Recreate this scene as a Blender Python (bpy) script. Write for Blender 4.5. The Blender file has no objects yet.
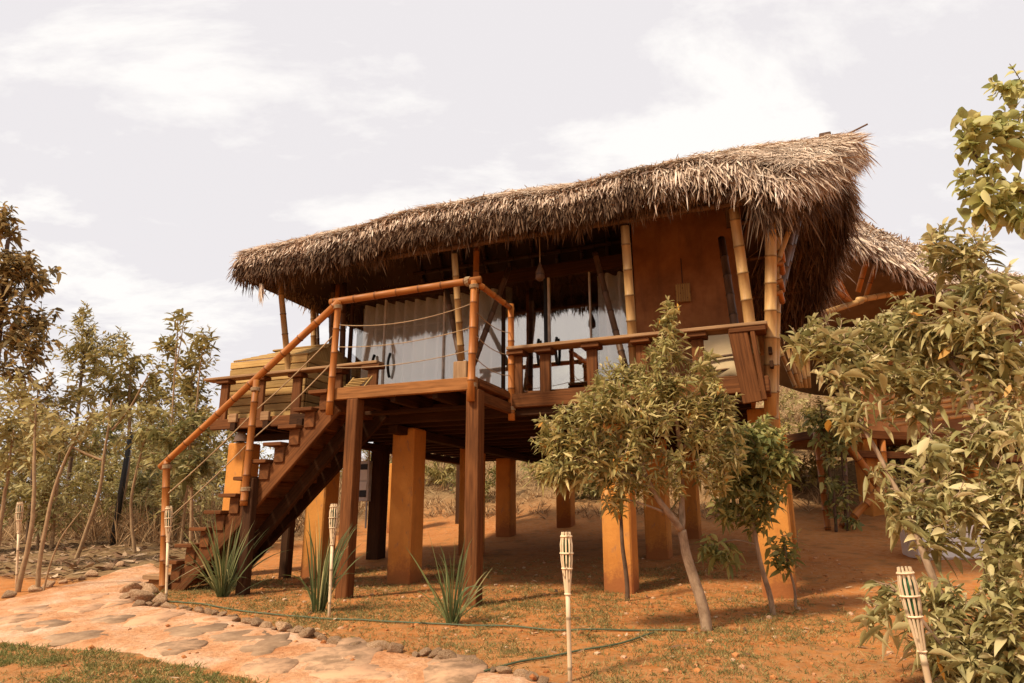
import bpy, math, random, bisect
import numpy as np
from mathutils import Vector, Matrix, noise
R = math.radians
random.seed(7); rng = np.random.default_rng(7)
S = bpy.context.scene
COL = S.collection

# ------------------------------------------------------------------ camera, sky, sun, exposure
CAM_H = 1.5
TILT = R(14.6)
cd = bpy.data.cameras.new('camera'); cam = bpy.data.objects.new('camera', cd); COL.objects.link(cam)
cd.sensor_width = 36; cd.lens = 683 / 1024 * 36; cd.clip_start = 0.05; cd.clip_end = 2000
cam.location = (0, 0, CAM_H); cam.rotation_euler = (math.pi / 2 + TILT, 0, 0)
S.camera = cam
S.view_settings.view_transform = 'Standard'; S.view_settings.look = 'None'
S.view_settings.gamma = 1; S.view_settings.use_curve_mapping = False
S.view_settings.exposure = 0.78
HOUSE_A = R(22.3)
# sun stands to the front left of the house
SUN_EL = R(48)
ca, sa = math.cos(HOUSE_A), math.sin(HOUSE_A)
Uw = Vector((ca, -sa, 0)); Vw = Vector((sa, ca, 0))
to_sun = (-0.52 * Uw - 0.85 * Vw).normalized()
sun_dir = Vector((to_sun.x * math.cos(SUN_EL), to_sun.y * math.cos(SUN_EL), math.sin(SUN_EL)))
sl = bpy.data.lights.new('sun', 'SUN'); sl.energy = 3.3; sl.angle = R(8); sl.color = (1.0, 0.865, 0.67)
so = bpy.data.objects.new('sun', sl); COL.objects.link(so)
so.rotation_euler = sun_dir.to_track_quat('Z', 'Y').to_euler(); so.location = (0, -5, 30)

W = bpy.data.worlds.new('World'); S.world = W; W.use_nodes = True
nt = W.node_tree; N = nt.nodes; L = nt.links
bg = N['Background']; bg.inputs[1].default_value = 0.1
sky = N.new('ShaderNodeTexSky'); sky.sky_type = 'NISHITA'; sky.sun_disc = False
sky.sun_elevation = SUN_EL; sky.sun_rotation = math.atan2(sun_dir.x, sun_dir.y)
tc = N.new('ShaderNodeTexCoord')
sep = N.new('ShaderNodeSeparateXYZ'); L.new(tc.outputs['Generated'], sep.inputs[0])
# cloud sheet: direction projected on a plane overhead, so that clouds flatten toward the horizon
zz = N.new('ShaderNodeMath'); zz.operation = 'MAXIMUM'; zz.inputs[1].default_value = 0.0; L.new(sep.outputs[2], zz.inputs[0])
za = N.new('ShaderNodeMath'); za.operation = 'ADD'; za.inputs[1].default_value = 0.22; L.new(zz.outputs[0], za.inputs[0])
dx = N.new('ShaderNodeMath'); dx.operation = 'DIVIDE'; L.new(sep.outputs[0], dx.inputs[0]); L.new(za.outputs[0], dx.inputs[1])
dy = N.new('ShaderNodeMath'); dy.operation = 'DIVIDE'; L.new(sep.outputs[1], dy.inputs[0]); L.new(za.outputs[0], dy.inputs[1])
cb = N.new('ShaderNodeCombineXYZ'); L.new(dx.outputs[0], cb.inputs[0]); L.new(dy.outputs[0], cb.inputs[1])
n1 = N.new('ShaderNodeTexNoise'); n1.inputs['Scale'].default_value = 2.0; n1.inputs['Detail'].default_value = 9; n1.inputs['Roughness'].default_value = 0.62
n1.inputs['Distortion'].default_value = 0.25
mp = N.new('ShaderNodeMapping'); mp.inputs['Location'].default_value = (5.2, 6.6, 0.4); mp.inputs['Rotation'].default_value = (0, 0, 0.5)
mp.inputs['Scale'].default_value = (0.8, 1.5, 1)
L.new(cb.outputs[0], mp.inputs[0]); L.new(mp.outputs[0], n1.inputs['Vector'])
cr = N.new('ShaderNodeValToRGB'); cr.color_ramp.elements[0].position = 0.50; cr.color_ramp.elements[1].position = 0.60
L.new(n1.outputs['Fac'], cr.inputs[0])
veil = N.new('ShaderNodeMix'); veil.data_type = 'RGBA'; veil.inputs[0].default_value = 0.97
L.new(sky.outputs[0], veil.inputs[6]); veil.inputs[7].default_value = (5.12, 4.90, 4.97, 1)
cl = N.new('ShaderNodeMix'); cl.data_type = 'RGBA'; L.new(cr.outputs[0], cl.inputs[0]); L.new(veil.outputs[2], cl.inputs[6]); cl.inputs[7].default_value = (5.98, 5.8, 5.66, 1)
L.new(cl.outputs[2], bg.inputs[0])

# ------------------------------------------------------------------ tagging
def tag(o, label=None, cat=None, group=None, kind=None):
    if label: o['label'] = label
    if cat: o['category'] = cat
    if group: o['group'] = group
    if kind: o['kind'] = kind
    return o
def empty(name, loc=(0, 0, 0), rz=0, parent=None):
    o = bpy.data.objects.new(name, None); COL.objects.link(o); o.location = loc; o.rotation_euler = (0, 0, rz)
    o.empty_display_size = 0.2
    if parent: o.parent = parent
    return o

# ------------------------------------------------------------------ materials
def mat(name):
    m = bpy.data.materials.new(name); m.use_nodes = True
    b = m.node_tree.nodes['Principled BSDF']; b.inputs['Roughness'].default_value = 0.8
    b.inputs['Specular IOR Level'].default_value = 0.25
    return m, m.node_tree.nodes, m.node_tree.links, b
def ramp(N, stops, interp='LINEAR'):
    r = N.new('ShaderNodeValToRGB'); e = r.color_ramp.elements; r.color_ramp.interpolation = interp
    while len(e) < len(stops): e.new(0.5)
    for x, (p, c) in zip(e, stops): x.position = p; x.color = (*c, 1)
    return r
def noise_tex(N, L, vec, scale, detail=5, rough=0.6, mapscale=None):
    n = N.new('ShaderNodeTexNoise'); n.inputs['Scale'].default_value = scale; n.inputs['Detail'].default_value = detail; n.inputs['Roughness'].default_value = rough
    if mapscale:
        m = N.new('ShaderNodeMapping'); m.inputs['Scale'].default_value = mapscale; L.new(vec, m.inputs[0]); vec = m.outputs[0]
    L.new(vec, n.inputs['Vector']); return n
def bump(N, L, b, h, strength=0.3, dist=0.01):
    p = N.new('ShaderNodeBump'); p.inputs['Strength'].default_value = strength; p.inputs['Distance'].default_value = dist
    L.new(h, p.inputs['Height']); L.new(p.outputs[0], b.inputs['Normal'])
def mixc(N, L, fac, a, b_, blend='MIX'):
    m = N.new('ShaderNodeMix'); m.data_type = 'RGBA'; m.blend_type = blend
    for s, v in ((0, fac), (6, a), (7, b_)):
        if hasattr(v, 'links'): L.new(v, m.inputs[s])
        elif s == 0: m.inputs[0].default_value = v
        else: m.inputs[s].default_value = (*v, 1)
    return m.outputs[2]

def wood_mat(name, dark, light, rough=0.65, spec=0.3, wear=None):
    m, N, L, b = mat(name)
    uv = N.new('ShaderNodeUVMap')
    n = noise_tex(N, L, uv.outputs[0], 1.0, 6, 0.65, (2.2, 38, 1))
    n2 = noise_tex(N, L, uv.outputs[0], 1.0, 3, 0.5, (1.3, 3.0, 1))
    r = ramp(N, [(0.3, dark), (0.72, light)]); L.new(n.outputs[0], r.inputs[0])
    oi = N.new('ShaderNodeNewGeometry')
    hv = N.new('ShaderNodeHueSaturation'); L.new(r.outputs[0], hv.inputs['Color'])
    ma = N.new('ShaderNodeMapRange'); ma.inputs[3].default_value = 0.72; ma.inputs[4].default_value = 1.22; L.new(oi.outputs['Random Per Island'], ma.inputs[0]); L.new(ma.outputs[0], hv.inputs['Value'])
    c = hv.outputs[0]
    r2 = ramp(N, [(0.4, (0, 0, 0)), (0.7, (1, 1, 1))]); L.new(n2.outputs[0], r2.inputs[0])
    c = mixc(N, L, r2.outputs[0], c, wear or tuple(x * 0.6 for x in dark), 'MIX')
    mm = N.new('ShaderNodeMix'); mm.data_type = 'RGBA'; mm.inputs[0].default_value = 0.5
    L.new(hv.outputs[0], mm.inputs[6]); L.new(c, mm.inputs[7])
    L.new(mm.outputs[2], b.inputs['Base Color']); b.inputs['Roughness'].default_value = rough; b.inputs['Specular IOR Level'].default_value = spec
    bump(N, L, b, n.outputs[0], 0.35, 0.006)
    return m
def bamboo_mat(name, dark, light):
    m, N, L, b = mat(name)
    uv = N.new('ShaderNodeUVMap'); sx = N.new('ShaderNodeSeparateXYZ'); L.new(uv.outputs[0], sx.inputs[0])
    n = noise_tex(N, L, uv.outputs[0], 1.0, 5, 0.6, (1.6, 14, 1))
    r = ramp(N, [(0.28, dark), (0.7, light)]); L.new(n.outputs[0], r.inputs[0])
    f = N.new('ShaderNodeMath'); f.operation = 'PINGPONG'; f.inputs[1].default_value = 0.15; L.new(sx.outputs[0], f.inputs[0])
    rr = ramp(N, [(0.0, (0.45, 0.42, 0.40)), (0.006, (0.5, 0.48, 0.46)), (0.014, (1, 1, 1))]); L.new(f.outputs[0], rr.inputs[0])
    c = mixc(N, L, 1.0, r.outputs[0], rr.outputs[0], 'MULTIPLY')
    oi = N.new('ShaderNodeObjectInfo'); hv = N.new('ShaderNodeHueSaturation'); ma = N.new('ShaderNodeMapRange'); ma.inputs[3].default_value = 0.78; ma.inputs[4].default_value = 1.15
    L.new(oi.outputs['Random'], ma.inputs[0]); L.new(ma.outputs[0], hv.inputs['Value']); L.new(c, hv.inputs['Color'])
    n7 = noise_tex(N, L, uv.outputs[0], 1.0, 6, 0.7, (4, 9, 1)); r7 = ramp(N, [(0.52, (0, 0, 0)), (0.72, (0.6, 0.6, 0.6))]); L.new(n7.outputs[0], r7.inputs[0])
    c = mixc(N, L, r7.outputs[0], hv.outputs[0], tuple(0.45 * x for x in light))
    L.new(c, b.inputs['Base Color']); b.inputs['Roughness'].default_value = 0.5; b.inputs['Specular IOR Level'].default_value = 0.22
    return m
def plaster_mat(name, dark, light, stain=(0.2, 0.08, 0.03), splash=False):
    m, N, L, b = mat(name)
    t = N.new('ShaderNodeTexCoord')
    n = noise_tex(N, L, t.outputs['Object'], 2.2, 7, 0.65); n2 = noise_tex(N, L, t.outputs['Object'], 30, 4, 0.6)
    n3 = noise_tex(N, L, t.outputs['Object'], 1.0, 5, 0.7, (5, 5, 0.9))
    r = ramp(N, [(0.3, dark), (0.7, light)]); L.new(n.outputs[0], r.inputs[0])
    r3 = ramp(N, [(0.5, (0, 0, 0)), (0.75, (0.7, 0.7, 0.7))]); L.new(n3.outputs[0], r3.inputs[0])
    c = mixc(N, L, r3.outputs[0], r.outputs[0], stain)
    L.new(c, b.inputs['Base Color']); b.inputs['Roughness'].default_value = 0.9
    if splash:      # dried mud splashed up the foot
        sz = N.new('ShaderNodeSeparateXYZ'); L.new(t.outputs['Object'], sz.inputs[0])
        n5 = noise_tex(N, L, t.outputs['Object'], 9, 6, 0.75)
        mz = N.new('ShaderNodeMath'); mz.operation = 'MULTIPLY_ADD'; mz.inputs[1].default_value = -0.75; L.new(n5.outputs[0], mz.inputs[0]); L.new(sz.outputs[2], mz.inputs[2])
        rs = ramp(N, [(0.0, (0.85, 0.85, 0.85)), (0.22, (0, 0, 0))]); L.new(mz.outputs[0], rs.inputs[0])
        n6 = noise_tex(N, L, t.outputs['Object'], 16, 5, 0.7, (1, 1, 0.35)); r6 = ramp(N, [(0.58, (0, 0, 0)), (0.68, (0.85, 0.85, 0.85))]); L.new(n6.outputs[0], r6.inputs[0])
        c = mixc(N, L, r6.outputs[0], c, (0.36, 0.16, 0.065))
        L.new(mixc(N, L, rs.outputs[0], c, (0.26, 0.085, 0.026)), b.inputs['Base Color'])
    bump(N, L, b, n2.outputs[0], 0.5, 0.008)
    return m
def leaf_mat(name, stops, trans=0.4, rough=0.5):
    m, N, L, b = mat(name)
    g = N.new('ShaderNodeNewGeometry')
    r = ramp(N, stops); L.new(g.outputs['Random Per Island'], r.inputs[0])
    L.new(r.outputs[0], b.inputs['Base Color']); b.inputs['Roughness'].default_value = rough; b.inputs['Specular IOR Level'].default_value = 0.3
    tr = N.new('ShaderNodeBsdfTranslucent'); L.new(r.outputs[0], tr.inputs[0])
    mx = N.new('ShaderNodeMixShader'); mx.inputs[0].default_value = trans
    L.new(b.outputs[0], mx.inputs[1]); L.new(tr.outputs[0], mx.inputs[2]); L.new(mx.outputs[0], N['Material Output'].inputs[0])
    return m
def plain_mat(name, c, rough=0.6, metal=0, var=0.25, scale=8):
    m, N, L, b = mat(name)
    t = N.new('ShaderNodeTexCoord'); n = noise_tex(N, L, t.outputs['Object'], scale, 5)
    r = ramp(N, [(0.3, tuple(x * (1 - var) for x in c)), (0.7, tuple(min(1, x * (1 + var)) for x in c))]); L.new(n.outputs[0], r.inputs[0])
    L.new(r.outputs[0], b.inputs['Base Color']); b.inputs['Roughness'].default_value = rough; b.inputs['Metallic'].default_value = metal
    return m

M = {}
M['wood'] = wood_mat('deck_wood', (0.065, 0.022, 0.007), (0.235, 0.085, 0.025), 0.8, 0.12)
M['wood_lit'] = wood_mat('sunlit_wood', (0.16, 0.062, 0.018), (0.43, 0.178, 0.055), 0.8, 0.12)  # deck wood again; sunlight on it is put into a lighter colour
M['wood_dark'] = wood_mat('shaded_dark_wood', (0.030, 0.013, 0.006), (0.085, 0.035, 0.014), 0.85, 0.1)  # dark timber; for undersides and back parts shade is put into the colour
M['grey_wood'] = wood_mat('weathered_plank', (0.21, 0.11, 0.05), (0.46, 0.27, 0.135), 0.85, 0.12)
M['tub'] = wood_mat('pale_slat_wood', (0.32, 0.18, 0.055), (0.62, 0.39, 0.14), 0.8, 0.15, wear=(0.16, 0.09, 0.04))
M['bamboo'] = bamboo_mat('orange_bamboo', (0.25, 0.078, 0.016), (0.49, 0.175, 0.034))
M['bamboo_y'] = bamboo_mat('yellow_bamboo', (0.30, 0.15, 0.05), (0.56, 0.33, 0.12))
M['bamboo_pale'] = bamboo_mat('pale_bamboo', (0.58, 0.40, 0.22), (0.80, 0.62, 0.40))
M['bamboo_dark'] = bamboo_mat('dark_bamboo', (0.06, 0.03, 0.015), (0.17, 0.085, 0.04))
M['pillar'] = plaster_mat('orange_concrete', (0.47, 0.175, 0.033), (0.66, 0.28, 0.058), (0.36, 0.13, 0.03), True)
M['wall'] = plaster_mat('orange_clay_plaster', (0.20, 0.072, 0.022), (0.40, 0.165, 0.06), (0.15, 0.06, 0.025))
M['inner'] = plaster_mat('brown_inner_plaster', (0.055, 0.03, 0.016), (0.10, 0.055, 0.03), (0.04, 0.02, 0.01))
M['rope'] = plain_mat('pale_rope', (0.36, 0.24, 0.13), 0.9)
M['black'] = plain_mat('black_metal', (0.02, 0.018, 0.016), 0.45)
M['grey'] = plain_mat('grey_box', (0.55, 0.52, 0.47), 0.5)
M['white'] = plain_mat('white_plate', (0.78, 0.74, 0.68), 0.5, var=0.08)
M['cushion'] = plain_mat('cream_cloth', (0.62, 0.46, 0.26), 0.95, var=0.12, scale=5)
M['frame'] = plain_mat('pale_frame', (0.50, 0.42, 0.33), 0.5)
M['green'] = plain_mat('green_can', (0.03, 0.10, 0.035), 0.4)
M['hose'] = plain_mat('green_hose', (0.085, 0.10, 0.05), 0.6)
# thatch
def thatch_mat(name, stops):
    m, N, L, b = mat(name)
    g = N.new('ShaderNodeNewGeometry'); t = N.new('ShaderNodeTexCoord')
    r = ramp(N, stops); L.new(g.outputs['Random Per Island'], r.inputs[0])
    n = noise_tex(N, L, t.outputs['Object'], 1.3, 5, 0.65)
    rr = ramp(N, [(0.35, (0.72, 0.70, 0.68)), (0.68, (1.12, 1.1, 1.08))]); L.new(n.outputs[0], rr.inputs[0])
    c = mixc(N, L, 1.0, r.outputs[0], rr.outputs[0], 'MULTIPLY')
    L.new(c, b.inputs['Base Color']); b.inputs['Roughness'].default_value = 0.85
    return m
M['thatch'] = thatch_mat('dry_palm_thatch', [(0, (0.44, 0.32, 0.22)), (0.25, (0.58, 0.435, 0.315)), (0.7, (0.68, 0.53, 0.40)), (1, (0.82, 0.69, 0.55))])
M['thatch_shaded'] = thatch_mat('shaded_palm_thatch', [(0, (0.07, 0.038, 0.02)), (0.5, (0.14, 0.08, 0.045)), (1, (0.26, 0.16, 0.09))])  # same palm thatch, shade under the eaves put into a darker colour
# mirror-film glass: reflects the sky, lets some of the curtain show
m, N_, L_, b = mat('clear_glass'); M['clear'] = m
_g = N_.new('ShaderNodeBsdfGlossy'); _g.inputs['Roughness'].default_value = 0.01; _t = N_.new('ShaderNodeBsdfTransparent'); _x = N_.new('ShaderNodeMixShader'); _x.inputs[0].default_value = 0.10
L_.new(_t.outputs[0], _x.inputs[1]); L_.new(_g.outputs[0], _x.inputs[2]); L_.new(_x.outputs[0], N_['Material Output'].inputs[0])
m, N_, L_, b = mat('sheer_curtain'); M['curtain'] = m
b.inputs['Base Color'].default_value = (0.92, 0.87, 0.78, 1); b.inputs['Roughness'].default_value = 0.95
_t = N_.new('ShaderNodeBsdfTranslucent'); _t.inputs[0].default_value = (0.88, 0.83, 0.74, 1); _x = N_.new('ShaderNodeMixShader'); _x.inputs[0].default_value = 0.3
L_.new(b.outputs[0], _x.inputs[1]); L_.new(_t.outputs[0], _x.inputs[2]); L_.new(_x.outputs[0], N_['Material Output'].inputs[0])
m, N_, L_, b = mat('tinted_door_glass'); M['glass_soft'] = m
_g = N_.new('ShaderNodeBsdfGlossy'); _g.inputs['Roughness'].default_value = 0.015; _g.inputs['Color'].default_value = (0.95, 0.89, 0.80, 1); _t = N_.new('ShaderNodeBsdfTransparent'); _x = N_.new('ShaderNodeMixShader'); _x.inputs[0].default_value = 0.22
L_.new(_t.outputs[0], _x.inputs[1]); L_.new(_g.outputs[0], _x.inputs[2]); L_.new(_x.outputs[0], N_['Material Output'].inputs[0])
m, N_, L_, b = mat('mirror_film_glass'); M['glass'] = m
gl = N_.new('ShaderNodeBsdfGlossy'); gl.inputs['Roughness'].default_value = 0.015; gl.inputs['Color'].default_value = (0.95, 0.89, 0.80, 1)
trn = N_.new('ShaderNodeBsdfTransparent'); trn.inputs[0].default_value = (0.97, 0.96, 0.93, 1)
mx = N_.new('ShaderNodeMixShader'); mx.inputs[0].default_value = 0.46
L_.new(trn.outputs[0], mx.inputs[1]); L_.new(gl.outputs[0], mx.inputs[2]); L_.new(mx.outputs[0], N_['Material Output'].inputs[0])
# leaves
Y = lambda k: tuple(k)
M['leaf_mid'] = leaf_mat('lance_leaves', [(0, (0.161, 0.147, 0.041)), (0.35, (0.339, 0.287, 0.091)), (0.75, (0.549, 0.441, 0.167)), (1, (0.743, 0.589, 0.261))])
M['leaf_deep'] = leaf_mat('deep_leaves', [(0, (0.127, 0.139, 0.039)), (0.5, (0.277, 0.269, 0.078)), (1, (0.508, 0.426, 0.137))])
M['leaf_big'] = leaf_mat('broad_lance_leaves', [(0, (0.209, 0.189, 0.066)), (0.4, (0.403, 0.339, 0.131)), (0.8, (0.596, 0.488, 0.222)), (1, (0.774, 0.630, 0.330))])
M['leaf_lime'] = leaf_mat('lime_round_leaves', [(0, (0.259, 0.263, 0.074)), (0.5, (0.502, 0.473, 0.166)), (1, (0.728, 0.638, 0.282))], 0.45)
M['leaf_red'] = leaf_mat('bronze_leaves', [(0, (0.114, 0.083, 0.031)), (0.5, (0.270, 0.181, 0.064)), (1, (0.540, 0.348, 0.124))])
M['leaf_olive'] = leaf_mat('olive_leaves', [(0, (0.159, 0.132, 0.038)), (0.5, (0.334, 0.265, 0.084)), (1, (0.597, 0.452, 0.166))])
M['leaf_dark'] = leaf_mat('dark_olive_leaves', [(0, (0.120, 0.116, 0.037)), (0.5, (0.259, 0.222, 0.076)), (1, (0.475, 0.396, 0.152))])
M['leaf_straw'] = leaf_mat('straw_leaves', [(0, (0.230, 0.180, 0.063)), (0.5, (0.416, 0.334, 0.125)), (1, (0.600, 0.502, 0.217))])
M['leaf_yellow'] = leaf_mat('yellow_leaves', [(0, (0.50, 0.20, 0.03)), (1, (0.68, 0.38, 0.07))], 0.35)
M['blade'] = leaf_mat('green_blades', [(0, (0.070, 0.091, 0.029)), (0.6, (0.168, 0.189, 0.065)), (0.85, (0.308, 0.280, 0.111)), (1, (0.588, 0.448, 0.195))], 0.25)
M['grass'] = leaf_mat('dry_grass', [(0, (0.106, 0.103, 0.028)), (0.45, (0.201, 0.175, 0.055)), (0.8, (0.351, 0.253, 0.090)), (1, (0.489, 0.350, 0.140))], 0.25, 0.8)
M['grass_g'] = leaf_mat('green_grass', [(0, (0.095, 0.115, 0.028)), (0.5, (0.197, 0.203, 0.055)), (0.85, (0.344, 0.284, 0.091)), (1, (0.535, 0.378, 0.148))], 0.25, 0.8)
M['brush'] = leaf_mat('dry_brush', [(0, (0.176, 0.098, 0.044)), (0.5, (0.365, 0.221, 0.106)), (1, (0.594, 0.390, 0.200))], 0.2, 0.9)
M['litter'] = leaf_mat('dead_leaves', [(0, (0.11, 0.05, 0.022)), (0.5, (0.26, 0.14, 0.07)), (1, (0.55, 0.38, 0.23))], 0.1, 0.9)
def bark_mat(name, dark, light):
    m, N, L, b = mat(name)
    uv = N.new('ShaderNodeUVMap'); n = noise_tex(N, L, uv.outputs[0], 1, 6, 0.7, (9, 16, 1))
    r = ramp(N, [(0.3, dark), (0.7, light)]); L.new(n.outputs[0], r.inputs[0]); L.new(r.outputs[0], b.inputs['Base Color'])
    bump(N, L, b, n.outputs[0], 0.5, 0.01); b.inputs['Roughness'].default_value = 0.9
    return m
M['bark'] = bark_mat('grey_bark', (0.15, 0.085, 0.045), (0.42, 0.28, 0.17))
M['bark_dark'] = bark_mat('dark_bark', (0.05, 0.028, 0.016), (0.16, 0.09, 0.05))
M['bark_tan'] = bark_mat('tan_bark', (0.20, 0.115, 0.055), (0.42, 0.27, 0.14))
m, N_, L_, b = mat('field_stone'); M['stone'] = m
t = N_.new('ShaderNodeTexCoord'); n = noise_tex(N_, L_, t.outputs['Object'], 7, 7, 0.7); oi = N_.new('ShaderNodeObjectInfo')
r = ramp(N_, [(0.30, (0.24, 0.125, 0.06)), (0.46, (0.46, 0.26, 0.13)), (0.64, (0.66, 0.44, 0.27))]); L_.new(n.outputs[0], r.inputs[0])
hv = N_.new('ShaderNodeHueSaturation'); ma = N_.new('ShaderNodeMapRange'); ma.inputs[3].default_value = 0.7; ma.inputs[4].default_value = 1.3
L_.new(oi.outputs['Random'], ma.inputs[0]); L_.new(ma.outputs[0], hv.inputs['Value']); L_.new(r.outputs[0], hv.inputs['Color']); L_.new(hv.outputs[0], b.inputs['Base Color'])
bump(N_, L_, b, n.outputs[0], 1.0, 0.05); b.inputs['Roughness'].default_value = 0.95
M['clod'] = leaf_mat('clod', [(0, (0.30, 0.10, 0.028)), (0.6, (0.46, 0.18, 0.055)), (1, (0.52, 0.33, 0.20))], 0.0, 0.95)
# ground
m, N_, L_, b = mat('red_soil'); M['soil'] = m
t = N_.new('ShaderNodeTexCoord'); at = N_.new('ShaderNodeAttribute'); at.attribute_name = 'dry'
n = noise_tex(N_, L_, t.outputs['Object'], 0.9, 8, 0.65); n2 = noise_tex(N_, L_, t.outputs['Object'], 14, 8, 0.7); n4 = noise_tex(N_, L_, t.outputs['Object'], 3.5, 6, 0.7)
r = ramp(N_, [(0.3, (0.29, 0.088, 0.019)), (0.5, (0.41, 0.138, 0.031)), (0.72, (0.49, 0.195, 0.052))]); L_.new(n.outputs[0], r.inputs[0])
r2 = ramp(N_, [(0.38, (0, 0, 0)), (0.62, (1, 1, 1))]); L_.new(n2.outputs[0], r2.inputs[0])
c = mixc(N_, L_, r2.outputs[0], r.outputs[0], (0.45, 0.20, 0.075))
r4 = ramp(N_, [(0.52, (0, 0, 0)), (0.66, (0.75, 0.75, 0.75))]); L_.new(n4.outputs[0], r4.inputs[0])
c = mixc(N_, L_, r4.outputs[0], c, (0.20, 0.105, 0.038))
rd = ramp(N_, [(0.3, (0.11, 0.060, 0.028)), (0.55, (0.24, 0.150, 0.070)), (0.8, (0.38, 0.26, 0.135))]); L_.new(n2.outputs[0], rd.inputs[0])
c = mixc(N_, L_, at.outputs['Fac'], c, rd.outputs[0])
L_.new(c, b.inputs['Base Color']); b.inputs['Roughness'].default_value = 0.97; b.inputs['Specular IOR Level'].default_value = 0.08
bump(N_, L_, b, n2.outputs[0], 0.8, 0.03)
# path
m, N_, L_, b = mat('path_mortar'); M['path'] = m
t = N_.new('ShaderNodeTexCoord')
n = noise_tex(N_, L_, t.outputs['Object'], 2.4, 7, 0.65); n2 = noise_tex(N_, L_, t.outputs['Object'], 22, 6, 0.65)
r = ramp(N_, [(0.30, (0.44, 0.175, 0.068)), (0.46, (0.57, 0.29, 0.145)), (0.6, (0.62, 0.38, 0.235)), (0.72, (0.68, 0.47, 0.33))]); L_.new(n.outputs[0], r.inputs[0])
r2 = ramp(N_, [(0.35, (0.78, 0.74, 0.7)), (0.65, (1.06, 1.06, 1.06))]); L_.new(n2.outputs[0], r2.inputs[0])
L_.new(mixc(N_, L_, 1.0, r.outputs[0], r2.outputs[0], 'MULTIPLY'), b.inputs['Base Color']); b.inputs['Roughness'].default_value = 0.95
b.inputs['Specular IOR Level'].default_value = 0.08
bump(N_, L_, b, n2.outputs[0], 0.9, 0.03)
m, N_, L_, b = mat('flagstone'); M['flag'] = m
t = N_.new('ShaderNodeTexCoord'); gg = N_.new('ShaderNodeNewGeometry')
n = noise_tex(N_, L_, t.outputs['Object'], 5, 7, 0.7)
r = ramp(N_, [(0.3, (0.19, 0.105, 0.055)), (0.55, (0.32, 0.195, 0.11)), (0.75, (0.45, 0.285, 0.17))]); L_.new(n.outputs[0], r.inputs[0])
dm = N_.new('ShaderNodeMath'); dm.operation = 'ADD'; L_.new(n.outputs[0], dm.inputs[0])
dmm = N_.new('ShaderNodeMath'); dmm.operation = 'MULTIPLY'; dmm.inputs[1].default_value = 0.45; L_.new(gg.outputs['Random Per Island'], dmm.inputs[0]); L_.new(dmm.outputs[0], dm.inputs[1])
rz_ = ramp(N_, [(0.66, (0, 0, 0)), (0.92, (0.97, 0.97, 0.97))]); L_.new(dm.outputs[0], rz_.inputs[0])
L_.new(mixc(N_, L_, rz_.outputs[0], r.outputs[0], (0.56, 0.31, 0.17)), b.inputs['Base Color']); b.inputs['Roughness'].default_value = 0.9
bump(N_, L_, b, n.outputs[0], 0.6, 0.015)

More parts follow.
